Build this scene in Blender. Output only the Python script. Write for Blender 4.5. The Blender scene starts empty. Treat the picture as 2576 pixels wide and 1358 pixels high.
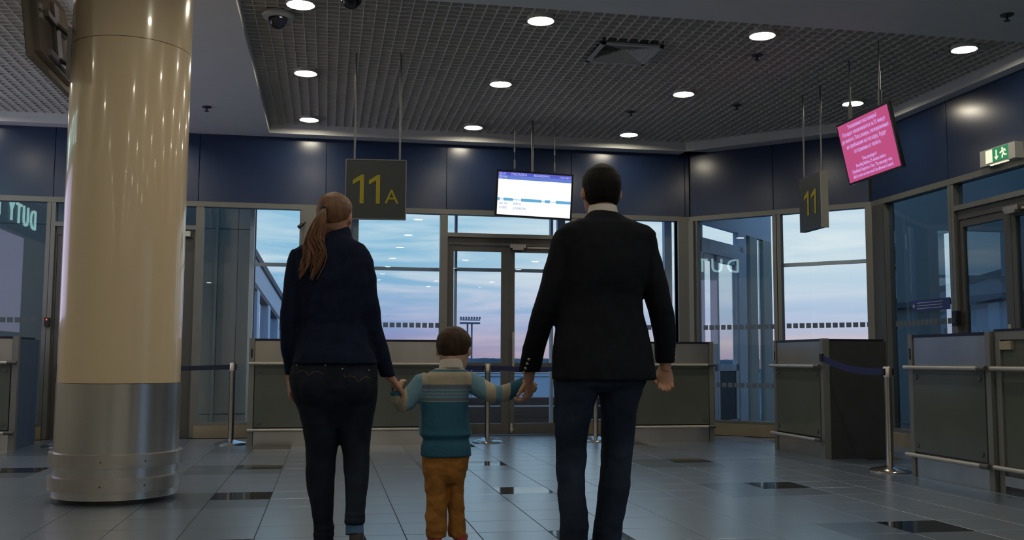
import bpy, bmesh, math, random
from mathutils import Vector, Matrix, Euler
random.seed(7)
sc = bpy.context.scene
col = sc.collection
PI = math.pi

# ------------------------------------------------------------------ camera
F_PX = 2504.02
cam_d = bpy.data.cameras.new('camera'); cam = bpy.data.objects.new('camera', cam_d); col.objects.link(cam)
sc.camera = cam
cam_d.sensor_fit = 'HORIZONTAL'; cam_d.sensor_width = 36.0
cam_d.lens = F_PX / 2576.0 * 36.0
cam_d.clip_end = 2000
YAW, PITCH, ROLL = 0.183098, 0.0905347, 0.0042625
fw = Vector((math.sin(YAW)*math.cos(PITCH), math.cos(YAW)*math.cos(PITCH), math.sin(PITCH)))
rt = Vector((math.cos(YAW), -math.sin(YAW), 0)); up = rt.cross(fw)
r2 = math.cos(ROLL)*rt + math.sin(ROLL)*up; u2 = -math.sin(ROLL)*rt + math.cos(ROLL)*up
cam.matrix_world = Matrix(((r2.x, u2.x, -fw.x, 0), (r2.y, u2.y, -fw.y, 0), (r2.z, u2.z, -fw.z, 0.91), (0, 0, 0, 1)))

# ------------------------------------------------------------------ render look
vs = sc.view_settings
vs.view_transform = 'Standard'; vs.look = 'None'; vs.gamma = 1.0; vs.use_curve_mapping = False
vs.exposure = 0.0
try:
    cy = sc.cycles
    cy.use_denoising = True; cy.max_bounces = 5; cy.diffuse_bounces = 3; cy.glossy_bounces = 2; cy.adaptive_threshold = .08
    cy.transparent_max_bounces = 16; cy.sample_clamp_indirect = 3.0; cy.caustics_reflective = False
except Exception:
    pass
LAMP_L = 82.0            # radiance of the ceiling downlights
LAMP_C = (1.0, 0.91, 0.72)

# ------------------------------------------------------------------ dusk sky
def build_world():
    w = bpy.data.worlds.new('dusk_sky'); sc.world = w; w.use_nodes = True
    nt = w.node_tree; N = nt.nodes; L = nt.links
    bg = N['Background']
    tc = N.new('ShaderNodeTexCoord'); sep = N.new('ShaderNodeSeparateXYZ'); L.new(tc.outputs['Generated'], sep.inputs[0])
    ramp = N.new('ShaderNodeValToRGB'); cr = ramp.color_ramp
    def mr(a, b, c, d, src, clamp=True):
        m = N.new('ShaderNodeMapRange'); m.clamp = clamp
        m.inputs[1].default_value = a; m.inputs[2].default_value = b; m.inputs[3].default_value = c; m.inputs[4].default_value = d
        L.new(src, m.inputs[0]); return m.outputs[0]
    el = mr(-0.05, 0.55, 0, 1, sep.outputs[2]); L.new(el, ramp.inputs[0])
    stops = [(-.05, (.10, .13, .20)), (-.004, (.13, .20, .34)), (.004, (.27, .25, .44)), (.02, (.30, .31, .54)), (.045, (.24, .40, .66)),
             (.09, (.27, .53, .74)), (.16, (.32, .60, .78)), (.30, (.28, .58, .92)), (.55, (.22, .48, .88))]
    while len(cr.elements) < len(stops): cr.elements.new(0.5)
    for e, (z, c) in zip(cr.elements, stops): e.position = (z+.05)/.6; e.color = (*c, 1)
    mp = N.new('ShaderNodeMapping'); mp.inputs['Scale'].default_value = (1.5, 1.5, 15.0); mp.inputs['Rotation'].default_value = (0.05, 0.06, 0.3)
    L.new(tc.outputs['Generated'], mp.inputs[0])
    nz = N.new('ShaderNodeTexNoise'); nz.inputs['Scale'].default_value = 3.4; nz.inputs['Detail'].default_value = 7; nz.inputs['Roughness'].default_value = .55
    nz.inputs['Distortion'].default_value = .6; L.new(mp.outputs[0], nz.inputs['Vector'])
    cm = mr(.42, .64, 0, .95, nz.outputs['Fac'])
    ccol = N.new('ShaderNodeValToRGB'); L.new(el, ccol.inputs[0])
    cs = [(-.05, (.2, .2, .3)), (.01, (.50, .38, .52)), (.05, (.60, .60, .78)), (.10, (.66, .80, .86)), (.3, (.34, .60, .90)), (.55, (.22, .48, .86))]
    while len(ccol.color_ramp.elements) < len(cs): ccol.color_ramp.elements.new(.5)
    for e, (z, c) in zip(ccol.color_ramp.elements, cs): e.position = (z+.05)/.6; e.color = (*c, 1)
    mx = N.new('ShaderNodeMix'); mx.data_type = 'RGBA'; L.new(cm, mx.inputs[0]); L.new(ramp.outputs[0], mx.inputs[6]); L.new(ccol.outputs[0], mx.inputs[7])
    # the sky is brightest towards the after-glow, off to the right of the gate
    dot = N.new('ShaderNodeVectorMath'); dot.operation = 'DOT_PRODUCT'; dot.inputs[1].default_value = (0.62, 0.785, 0.0)
    L.new(tc.outputs['Generated'], dot.inputs[0])
    glow = mr(.82, 1.0, 0.0, 1.0, dot.outputs['Value'])
    gcol = N.new('ShaderNodeValToRGB'); L.new(el, gcol.inputs[0])
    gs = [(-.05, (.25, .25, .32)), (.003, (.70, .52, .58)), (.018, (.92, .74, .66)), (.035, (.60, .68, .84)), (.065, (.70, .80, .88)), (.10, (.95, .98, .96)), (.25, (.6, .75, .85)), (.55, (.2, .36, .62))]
    while len(gcol.color_ramp.elements) < len(gs): gcol.color_ramp.elements.new(.5)
    for e, (z, c) in zip(gcol.color_ramp.elements, gs): e.position = (z+.05)/.6; e.color = (*c, 1)
    gf = N.new('ShaderNodeMath'); gf.operation = 'MULTIPLY'; gf.inputs[1].default_value = .62; L.new(glow, gf.inputs[0])
    m2 = N.new('ShaderNodeMix'); m2.data_type = 'RGBA'; L.new(gf.outputs[0], m2.inputs[0]); L.new(mx.outputs[2], m2.inputs[6]); L.new(gcol.outputs[0], m2.inputs[7])
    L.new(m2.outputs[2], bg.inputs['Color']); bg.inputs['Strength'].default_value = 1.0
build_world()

# ------------------------------------------------------------------ materials
MATS = {}
def mat(name, c, rough=.5, metal=0.0, var=.06, vscale=6.0, bump=0.0, bscale=60.0, coat=0.0, crough=.06, cior=1.5, emit=None, es=0.0, spec=.5, stretch=None):
    m = bpy.data.materials.new(name); m.use_nodes = True; nt = m.node_tree; N = nt.nodes; L = nt.links
    b = N['Principled BSDF']
    b.inputs['Roughness'].default_value = rough; b.inputs['Metallic'].default_value = metal
    b.inputs['Specular IOR Level'].default_value = spec; b.inputs['Coat Weight'].default_value = coat; b.inputs['Coat IOR'].default_value = cior
    if coat: b.inputs['Coat Roughness'].default_value = crough
    tc = N.new('ShaderNodeTexCoord'); mp = N.new('ShaderNodeMapping'); L.new(tc.outputs['Object'], mp.inputs[0])
    if stretch: mp.inputs['Scale'].default_value = stretch
    nz = N.new('ShaderNodeTexNoise'); nz.inputs['Scale'].default_value = vscale; nz.inputs['Detail'].default_value = 3; L.new(mp.outputs[0], nz.inputs['Vector'])
    rp = N.new('ShaderNodeValToRGB'); L.new(nz.outputs['Fac'], rp.inputs[0])
    rp.color_ramp.elements[0].position = .3; rp.color_ramp.elements[1].position = .7
    rp.color_ramp.elements[0].color = (*[max(0, v*(1-var)) for v in c], 1); rp.color_ramp.elements[1].color = (*[min(1, v*(1+var)) for v in c], 1)
    L.new(rp.outputs[0], b.inputs['Base Color'])
    if bump:
        n2 = N.new('ShaderNodeTexNoise'); n2.inputs['Scale'].default_value = bscale; n2.inputs['Detail'].default_value = 4; L.new(mp.outputs[0], n2.inputs['Vector'])
        bp = N.new('ShaderNodeBump'); bp.inputs['Strength'].default_value = bump; bp.inputs['Distance'].default_value = .01
        L.new(n2.outputs['Fac'], bp.inputs['Height']); L.new(bp.outputs[0], b.inputs['Normal'])
    if emit:
        b.inputs['Emission Color'].default_value = (*emit, 1); b.inputs['Emission Strength'].default_value = es
    MATS[name] = m; return m
def glass(name, tint, ior=1.5):
    m = bpy.data.materials.new(name); m.use_nodes = True; nt = m.node_tree; N = nt.nodes; L = nt.links
    N.remove(N['Principled BSDF']); out = N['Material Output']
    t = N.new('ShaderNodeBsdfTransparent'); t.inputs[0].default_value = (*tint, 1)
    g = N.new('ShaderNodeBsdfGlossy'); g.inputs['Roughness'].default_value = 0.0; g.inputs['Color'].default_value = (.95, .97, 1, 1)
    f = N.new('ShaderNodeFresnel'); f.inputs[0].default_value = ior
    mx = N.new('ShaderNodeMixShader'); ge = N.new('ShaderNodeNewGeometry'); inv = N.new('ShaderNodeMath'); inv.operation = 'SUBTRACT'; inv.inputs[0].default_value = 1.0; L.new(ge.outputs['Backfacing'], inv.inputs[1])
    # both faces of the thin pane mirror together; the far face only lets light through
    fm = N.new('ShaderNodeMath'); fm.operation = 'MULTIPLY'; L.new(f.outputs[0], fm.inputs[0]); L.new(inv.outputs[0], fm.inputs[1])
    f2 = N.new('ShaderNodeMath'); f2.operation = 'MULTIPLY'; f2.use_clamp = True; f2.inputs[1].default_value = 1.7; L.new(fm.outputs[0], f2.inputs[0])
    L.new(f2.outputs[0], mx.inputs[0]); L.new(t.outputs[0], mx.inputs[1]); L.new(g.outputs[0], mx.inputs[2])
    L.new(mx.outputs[0], out.inputs[0]); MATS[name] = m; return m
def lampmat(name, c, s):
    m = bpy.data.materials.new(name); m.use_nodes = True; nt = m.node_tree
    b = nt.nodes['Principled BSDF']; b.inputs['Base Color'].default_value = (.02, .02, .02, 1)
    b.inputs['Emission Color'].default_value = (*c, 1); b.inputs['Emission Strength'].default_value = s
    MATS[name] = m; return m

mat('tile_light', (.128, .168, .225), .34, var=.05, vscale=1.3, coat=1.0, crough=.27, cior=2.0, spec=.8)
mat('tile_medium', (.075, .105, .138), .34, var=.06, vscale=2.0, coat=1.0, crough=.24, cior=1.9, spec=.8)
mat('tile_dark', (.012, .013, .018), .07, var=.1, vscale=2)
mat('grout', (.06, .06, .06), .7)
mat('ceiling_paint', (.88, .87, .84), .7, var=.02)
mat('grid_white', (.84, .80, .73), .5, var=.03)
mat('plenum', (.16, .15, .135), .9)
mat('fascia_blue', (.018, .038, .10), .24, var=.05, vscale=1.2, spec=.6)
mat('fascia_gap', (.008, .01, .016), .8)
mat('frame_alu', (.21, .213, .20), .42, metal=.35, var=.03)
mat('frame_brown', (.105, .105, .098), .45, metal=.3, var=.03)
mat('plinth_beige', (.33, .28, .19), .5, var=.08)
mat('outer_frame', (.58, .66, .78), .45, var=.03)
mat('cabin_grey', (.44, .43, .37), .5, var=.05, vscale=1.0)
mat('hall_paint', (.62, .58, .50), .6, var=.05)
mat('flank_grey', (.22, .225, .21), .6, var=.05, vscale=1.0)
mat('cabin_white', (.62, .64, .72), .5, var=.03)
mat('cabin_dark', (.05, .06, .08), .6)
mat('column_paint', (.84, .66, .42), .22, var=.015, vscale=.8, coat=.6)
mat('steel', (.62, .60, .58), .27, metal=1.0, var=.10, vscale=5, stretch=(1, 1, .12), bump=.02, bscale=40)
mat('steel_dull', (.54, .51, .48), .36, metal=1.0, var=.12, vscale=6)
mat('chrome', (.62, .58, .52), .16, metal=1.0, var=.04)
mat('black_plastic', (.012, .013, .016), .4)
mat('desk_dark', (.040, .042, .046), .45, var=.08)
mat('desk_blue', (.07, .105, .18), .40, var=.05)
mat('counter_top', (.012, .013, .03), .3)
mat('counter_glass', (.10, .114, .096), .14, var=.10, vscale=1.6, spec=.6)
mat('belt_navy', (.012, .018, .09), .7)
mat('belt_dark', (.008, .02, .045), .7)
mat('sign_grey', (.034, .041, .043), .45, var=.04)
mat('sign_yellow', (.34, .29, .012), .5)
mat('sign_edge', (.33, .33, .30), .5)
mat('rod_grey', (.22, .22, .23), .4, metal=.6)
mat('white_plastic', (.62, .62, .57), .5)
mat('dark_dome', (.006, .007, .012), .06)
mat('notice_blue', (.03, .05, .20), .4)
mat('notice_text', (.35, .40, .55), .5)
mat('apron', (.16, .19, .24), .8, vscale=.05)
mat('trees', (.06, .09, .12), .9, var=.3, vscale=.08)
mat('mast_steel', (.12, .15, .22), .6)
mat('skin', (.50, .27, .18), .5, var=.08, vscale=20)
mat('skin_child', (.62, .38, .27), .5, var=.06, vscale=20)
mat('eye_dark', (.03, .02, .02), .2)
mat('lips', (.42, .14, .12), .5)
mat('jacket_navy', (.009, .014, .034), .9, var=.25, vscale=30, bump=.25, bscale=14, spec=.15)
mat('jacket_black', (.010, .0115, .016), .9, var=.2, vscale=25, bump=.18, bscale=12, spec=.15)
mat('jeans_woman', (.009, .014, .024), .9, var=.35, vscale=14, bump=.35, bscale=16, spec=.2)
mat('jeans_man', (.016, .025, .045), .9, var=.55, vscale=5, bump=.35, bscale=14, spec=.2)
mat('shirt_white', (.66, .62, .55), .8, bump=.1)
mat('button_metal', (.40, .36, .30), .35, metal=.7)
mat('stitch_orange', (.17, .065, .02), .8)
mat('hair_dark', (.007, .0055, .0045), .6, spec=.15, var=.3, vscale=60, bump=.6, bscale=90, stretch=(1, 1, .25))
mat('hair_brown', (.05, .027, .017), .55, spec=.2, var=.3, vscale=50, bump=.5, bscale=80, stretch=(1, 1, .3))
mat('hair_blond', (.17, .076, .031), .5, var=.4, vscale=60, bump=.6, bscale=110, stretch=(1, 1, .15))
mat('sock_blue', (.05, .12, .22), .9, bump=.3)
mat('shoe_dark', (.02, .018, .02), .6)
mat('shoe_sole', (.18, .16, .15), .7)
mat('shoe_red', (.45, .04, .06), .6)
mat('trousers_ochre', (.36, .15, .026), .85, var=.18, vscale=9, bump=.5, bscale=18)
mat('monitor_brown', (.20, .165, .125), .5)
mat('screen_black', (.008, .008, .012), .25)
mat('alu_light', (.50, .47, .42), .4, metal=.4)
glass('window_glass', (.95, .975, .985), 1.5)
glass('dark_glass', (.74, .80, .83), 1.55)
m = mat('sticker', (.42, .46, .48), .8)
_nt = m.node_tree; _b = _nt.nodes['Principled BSDF']; _t = _nt.nodes.new('ShaderNodeBsdfTranslucent'); _t.inputs[0].default_value = (.42, .46, .50, 1)
_m = _nt.nodes.new('ShaderNodeMixShader'); _m.inputs[0].default_value = .72; _nt.links.new(_b.outputs[0], _m.inputs[1]); _nt.links.new(_t.outputs[0], _m.inputs[2]); _nt.links.new(_m.outputs[0], _nt.nodes['Material Output'].inputs[0])
lampmat('lamp_disc', LAMP_C, LAMP_L)
lampmat('screen_white', (.95, .97, 1.0), 1.05)
lampmat('screen_blue', (.09, .10, .55), 1.0)
lampmat('screen_blue_light', (.12, .20, .62), 1.0)
lampmat('screen_band', (.12, .40, .66), 1.0)
lampmat('screen_ink', (.12, .25, .60), 1.0)
lampmat('screen_text', (.55, .60, .95), 1.0)
lampmat('screen_pink', (.64, .08, .26), .75)
lampmat('screen_pink_text', (.62, .36, .80), 1.0)
lampmat('exit_green', (.01, .22, .09), 1.0)
lampmat('exit_white', (.85, .85, .62), 1.1)
lampmat('led_red', (1, .05, .02), 4.0)
lampmat('shop_letter', (.50, .95, .90), 5.0)
lampmat('shop_red', (.9, .05, .05), 2.0)
lampmat('shop_light', (.66, .62, .92), 1.7)

# ------------------------------------------------------------------ mesh helpers
class MB:
    def __init__(s): s.v = []; s.f = []
    def add(s, vs_, fs):
        o = len(s.v); s.v += [Vector(p) for p in vs_]; s.f += [tuple(i+o for i in f) for f in fs]; return s
    def box(s, a0, a1, b0, b1, c0, c1, T=None):
        vs_ = [(x, y, z) for x in (a0, a1) for y in (b0, b1) for z in (c0, c1)]
        if T: vs_ = [T(*p) for p in vs_]
        return s.add(vs_, [(0, 1, 3, 2), (4, 6, 7, 5), (0, 4, 5, 1), (2, 3, 7, 6), (0, 2, 6, 4), (1, 5, 7, 3)])
    def cyl(s, p0, p1, r, seg=16, r1=None, T=None):
        p0 = Vector(p0); p1 = Vector(p1)
        if T: p0 = Vector(T(*p0)); p1 = Vector(T(*p1))
        return s.tube([p0, p1], [r, r if r1 is None else r1], seg)
    def tube(s, pts, rad, seg=12, round_end=False):
        pts = [Vector(p) for p in pts]; rad = list(rad)
        if round_end:
            d = (pts[-1]-pts[-2]).normalized(); r = rad[-1]
            for a in (.4, .75, .95): pts.append(pts[len(rad)-1-0] if False else pts[-1] + d*r*(math.sin(a*PI/2)-(0 if a == .4 else math.sin({.75: .4, .95: .75}[a]*PI/2)))); rad.append(r*math.cos(a*PI/2))
        n = len(pts); rings = []
        t0 = (pts[1]-pts[0]).normalized()
        ref = Vector((0, 0, 1)) if abs(t0.z) < .9 else Vector((0, 1, 0))
        nrm = t0.cross(ref).normalized()
        vs_ = []
        for i in range(n):
            t = (pts[min(i+1, n-1)]-pts[max(i-1, 0)]).normalized()
            nrm = (nrm - t*nrm.dot(t)).normalized(); bn = t.cross(nrm)
            ra = rad[i]; rx, ry = ra if isinstance(ra, tuple) else (ra, ra)
            for k in range(seg):
                a = 2*PI*k/seg; vs_.append(pts[i] + nrm*rx*math.cos(a) + bn*ry*math.sin(a))
        fs = [(i*seg+k, i*seg+(k+1) % seg, (i+1)*seg+(k+1) % seg, (i+1)*seg+k) for i in range(n-1) for k in range(seg)]
        fs += [tuple(reversed(range(seg))), tuple(range((n-1)*seg, n*seg))]
        return s.add(vs_, fs)
    def loft(s, rings, seg=28, p=2.0, k=1.0, kx=None):
        # rings: (cx, cy, cz, rx, ry), horizontal super-ellipses
        vs_ = []
        for (cx, cy_, cz, rx, ry) in rings:
            for i in range(seg):
                a = 2*PI*i/seg; c, n = math.cos(a), math.sin(a)
                vs_.append((cx + (kx or k)*rx*math.copysign(abs(c)**(2/p), c), cy_ + k*ry*math.copysign(abs(n)**(2/p), n), cz))
        n = len(rings)
        fs = [(i*seg+j, i*seg+(j+1) % seg, (i+1)*seg+(j+1) % seg, (i+1)*seg+j) for i in range(n-1) for j in range(seg)]
        fs += [tuple(reversed(range(seg))), tuple(range((n-1)*seg, n*seg))]
        return s.add(vs_, fs)
    def ell(s, c, r, seg=16, rings=10, M=None):
        c = Vector(c); vs_ = []; fs = []
        for i in range(rings+1):
            ph = PI*i/rings
            for j in range(seg):
                a = 2*PI*j/seg
                q = Vector((r[0]*math.sin(ph)*math.cos(a), r[1]*math.sin(ph)*math.sin(a), r[2]*math.cos(ph)))
                if M: q = M @ q
                vs_.append(c+q)
        for i in range(rings):
            for j in range(seg):
                fs.append((i*seg+j, (i+1)*seg+j, (i+1)*seg+(j+1) % seg, i*seg+(j+1) % seg))
        return s.add(vs_, fs)
    def lathe(s, prof, c, seg=48):
        cx, cy_ = c; vs_ = []
        for (r, z) in prof:
            for k in range(seg): vs_.append((cx+r*math.cos(2*PI*k/seg), cy_+r*math.sin(2*PI*k/seg), z))
        n = len(prof)
        fs = [(i*seg+k, i*seg+(k+1) % seg, (i+1)*seg+(k+1) % seg, (i+1)*seg+k) for i in range(n-1) for k in range(seg)]
        if prof[0][0] > 1e-6: fs.append(tuple(reversed(range(seg))))
        if prof[-1][0] > 1e-6: fs.append(tuple(range((n-1)*seg, n*seg)))
        return s.add(vs_, fs)
    def mesh(s, name, m, loc=(0, 0, 0), smooth=False):
        me = bpy.data.meshes.new(name); l = Vector(loc)
        me.from_pydata([tuple(v-l) for v in s.v], [], s.f)
        bm = bmesh.new(); bm.from_mesh(me); bmesh.ops.remove_doubles(bm, verts=bm.verts, dist=1e-6)
        bmesh.ops.recalc_face_normals(bm, faces=bm.faces); bm.to_mesh(me); bm.free()
        me.materials.append(MATS[m] if isinstance(m, str) else m)
        if smooth:
            me.polygons.foreach_set('use_smooth', [True]*len(me.polygons))
            try: me.set_sharp_from_angle(angle=math.radians(40))
            except Exception: pass
        me.update(); return me
    def build(s, name, m, parent=None, smooth=False, base=None):
        # vertices are given in world metres; a part keeps its thing's origin
        l = base if base is not None else (parent['_o'] if parent is not None and '_o' in parent else (0, 0, 0))
        o = bpy.data.objects.new(name, s.mesh(name, m, l, smooth)); col.objects.link(o)
        if parent is not None:
            o.parent = parent; o['_o'] = list(l)
        else:
            o.location = l
        return o

def tag(o, label, cat, group=None):
    o['label'] = label; o['category'] = cat
    if group: o['group'] = group
    return o
def thing(name, label, cat, loc=(0, 0, 0), group=None):
    o = bpy.data.objects.new(name, None); col.objects.link(o); o.location = loc; o['_o'] = list(loc)
    return tag(o, label, cat, group)
def struct(o, label=None):
    o['kind'] = 'structure'
    if label: o['label'] = label
    return o
def sempty(name, label):
    o = bpy.data.objects.new(name, None); col.objects.link(o); o['_o'] = [0, 0, 0]; return struct(o, label)
def copy_tree(o, off, parent=None):
    c = o.copy(); col.objects.link(c); c.parent = parent
    if parent is None: c.location = Vector(o.location) + Vector(off)
    for ch in o.children: copy_tree(ch, off, c)
    return c
def text_mesh(name, s, size, m, M, parent, base, ext=.001, align='CENTER', sx=1.0):
    cu = bpy.data.curves.new(name, 'FONT'); cu.body = s; cu.size = size; cu.align_x = align; cu.align_y = 'CENTER'; cu.extrude = ext; cu.resolution_u = 3
    t = bpy.data.objects.new(name, cu); col.objects.link(t)
    dg = bpy.context.evaluated_depsgraph_get(); me = bpy.data.meshes.new_from_object(t.evaluated_get(dg)); me.name = name
    bpy.data.objects.remove(t); me.transform(Matrix.Scale(sx, 4, (1, 0, 0))); me.transform(Matrix.Translation(-Vector(base)) @ M)
    me.materials.clear(); me.materials.append(MATS[m])
    o = bpy.data.objects.new(name, me); col.objects.link(o); o.parent = parent; o['_o'] = list(base); return o

# wall frames: (u along the wall, w outwards, z)
TB = lambda u, w, z: (u, 12.11+w, z)
S2 = math.sqrt(.5)
TC = lambda u, w, z: (4.57+(u+w)*S2, 12.11+(w-u)*S2, z)
TR = lambda u, w, z: (6.19+w, 10.49-u, z)

# ================================================================== FLOOR
TX, TY, X0, Y0 = .383, .3697, -.345, 9.02
floor = struct(MB().box(-4.7, 9.2, -14.6, 15.0, -.12, -.006).build('floor', 'grout'), 'pale polished tile floor with dark inlaid tiles')
def tile_mesh(m):
    g = .0022; b = .0012; hx, hy = TX/2-g, TY/2-g
    mb = MB(); v = [(x, y, z) for z, e in ((-.006, 0), (-.0015, 0), (0, b)) for x, y in ((-hx+e, -hy+e), (hx-e, -hy+e), (hx-e, hy-e), (-hx+e, hy-e))]
    f = [(8, 9, 10, 11)]
    for k in (0, 4):
        for j in range(4): f.append((k+j, k+(j+1) % 4, k+4+(j+1) % 4, k+4+j))
    return mb.add(v, f)
tm = {k: tile_mesh(k).mesh('tile', k) for k in ('tile_light', 'tile_medium', 'tile_dark')}
def tile_kind(i, j):
    # i column to the right of X0, j row towards the camera from Y0
    a, b = i % 5, j % 5
    if b in (0, 1) and a in (3, 4): return 'tile_dark' if (b == 0 and a == 4) else 'tile_medium'
    return 'tile_light'
cells = []
for i in range(-11, 17):
    for j in range(-8, 63):
        x = X0+(i+.5)*TX; y = Y0-(j+.5)*TY
        if -4.6 < x < 6.15 and -14.4 < y < 12.0 and x+y < 16.5: cells.append((i, j, x, y))
def seen_size(c):
    i, j, x, y = c
    if y < 4.3: return 0
    if abs((x*math.cos(YAW)-y*math.sin(YAW))/(x*math.sin(YAW)+y*math.cos(YAW))) > .55: return 0
    return 1/y
cells.sort(key=seen_size, reverse=True)
rest = {k: MB() for k in tm}
for n, (i, j, x, y) in enumerate(cells):
    k = tile_kind(i, j)
    if n < 300:
        o = bpy.data.objects.new('tile', tm[k]); col.objects.link(o); o.parent = floor; o.location = (x, y, 0)
    else:
        g = .0016; rest[k].box(x-TX/2+g, x+TX/2-g, y-TY/2+g, y+TY/2-g, -.006, 0)
for k, mb in rest.items():
    o = mb.build('tile_field', k, floor); o['kind'] = 'stuff'

# ================================================================== CEILING
ZC, ZG = 3.575, 3.685
ceil = sempty('ceiling', 'white flat ceiling with sunken dark square-grid panels')
R1 = [(-.72, 7.2), (6.05, 7.2), (6.05, 10.3), (4.45, 11.9), (-.72, 11.9)]
R2 = [(-4.6, 7.2), (-1.97, 7.2), (-1.97, 11.9), (-4.6, 11.9)]
c = MB()
c.box(-4.7, 6.3, -14.6, 7.2, ZC, ZC+.5)
c.box(-1.97, -.72, 7.2, 11.9, ZC, ZC+.5)
c.box(-4.7, 6.3, 11.9, 12.2, ZC, ZC+.5)
c.box(6.05, 6.3, 7.2, 11.9, ZC, ZC+.5)
v = [(6.05, 10.3), (6.3, 10.3), (6.3, 12.2), (4.45, 12.2), (4.45, 11.9)]
c.add([(x, y, z) for z in (ZC, ZC+.5) for x, y in v], [(0, 1, 2, 3, 4), (9, 8, 7, 6, 5)]+[(k, (k+1) % 5, 5+(k+1) % 5, 5+k) for k in range(5)])
c.build('soffit', 'ceiling_paint', ceil)
MB().box(-4.7, 6.3, 7.0, 12.2, 4.02, 4.08).build('plenum_lining', 'plenum', ceil)
CELL = .0955
def yspan(x):
    return (7.2, 11.9 if x < 4.45 else 16.35-x)
def xspan(y):
    return (-.72, 6.05 if y < 10.3 else 16.35-y)
def slat(x0, x1, y0, y1, z0, z1):
    MB().box(x0, x1, y0, y1, z0, z1).build('slat', 'grid_white', ceil)
HOLES = []
VENT = (2.30, 2.86, 8.15, 8.71)
n = int((6.05+.72)/CELL)
for k in range(1, n+1):
    x = -.72+k*CELL
    a, b = yspan(x)
    if VENT[0] < x < VENT[1]:
        slat(x-.0028, x+.0028, a, VENT[2], ZG-.003, ZG+.05); slat(x-.0028, x+.0028, VENT[3], b, ZG-.003, ZG+.05)
    else: slat(x-.0028, x+.0028, a, b, ZG-.003, ZG+.05)
n = int(4.7/CELL)
for k in range(1, n+1):
    y = 7.2+k*CELL; a, b = xspan(y)
    if VENT[2] < y < VENT[3]:
        slat(a, VENT[0], y-.004, y+.004, ZG-.001, ZG+.05); slat(VENT[1], b, y-.004, y+.004, ZG-.001, ZG+.05)
    else: slat(a, b, y-.004, y+.004, ZG-.001, ZG+.05)
    slat(-4.6, -1.97, y-.004, y+.004, ZG-.001, ZG+.05)
for k in range(1, int(2.63/CELL)+1):
    x = -1.97-k*CELL; slat(x-.0028, x+.0028, 7.2, 11.9, ZG-.003, ZG+.05)

# ================================================================== WALLS
def panel(parent, T, u0, u1, z0, z1, m='fascia_blue'):
    MB().box(u0+.004, u1-.004, -.012, .02, z0, z1-.004, T).build('panel', m, parent)
wb = struct(MB().box(-4.7, 4.60, .0, .12, 2.763, 4.1, TB).build('wall_back', 'fascia_gap'), 'dark blue panelled band over the gate windows')
for a, b in ((-4.6, -3.13), (-3.13, -1.526), (-1.526, -.05), (-.05, 1.414), (1.414, 3.0), (3.0, 4.507), (4.507, 4.565)): panel(wb, TB, a, b, 2.765, 3.575)
wc = struct(MB().box(.0, 2.30, .0, .12, 2.763, 4.1, TC).build('wall_corner', 'fascia_gap'), 'angled dark blue panelled band')
for a, b in ((.02, 1.12), (1.12, 2.27)): panel(wc, TC, a, b, 2.765, 3.575)
wr = struct(MB().box(.0, 25.1, .0, .12, 2.763, 4.1, TR).build('wall_right', 'fascia_gap'), 'dark blue panelled band along the side windows')
for a, b in ((.02, 1.47), (1.47, 3.12), (3.12, 4.6), (4.6, 6.1), (6.1, 8.0), (8, 10), (10, 12), (12, 14.9), (14.9, 18), (18, 21), (21, 25)): panel(wr, TR, a, b, 2.765, 3.575)
wl = struct(MB().box(-4.8, -4.62, -14.6, 12.2, 0, 4.1).build('wall_left', 'hall_paint'))
wn = struct(MB().box(-4.8, 6.3, -14.75, -14.6, 0, 4.1).build('wall_front', 'hall_paint'))

# sills and head rails under the band
trim1 = sempty('trim_1', 'champagne metal head rail under the blue band')
MB().box(-4.6, 4.57, -.015, .10, 2.702, 2.763, TB).build('head_rail', 'frame_alu', trim1)
MB().box(0, 2.29, -.015, .10, 2.702, 2.763, TC).build('head_rail', 'frame_alu', trim1)
MB().box(0, 25.1, -.015, .10, 2.702, 2.763, TR).build('head_rail', 'frame_alu', trim1)
MB().box(4.40, 4.62, -.05, .12, 0, 2.702, TB).build('corner_post', 'frame_alu', trim1)
MB().box(-.03, .075, -.06, .10, 0, 2.702, TC).build('corner_post', 'frame_alu', trim1)
MB().box(2.22, 2.30, -.03, .12, 0, 2.702, TC).build('corner_post', 'frame_alu', trim1)
MB().box(-.02, .26, -.02, .12, 0, 2.702, TR).build('corner_post', 'frame_brown', trim1)
MB().box(-.30, .19, -.02, .30, 0, 2.702, TB).build('box_pillar', 'frame_alu', trim1)

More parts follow.
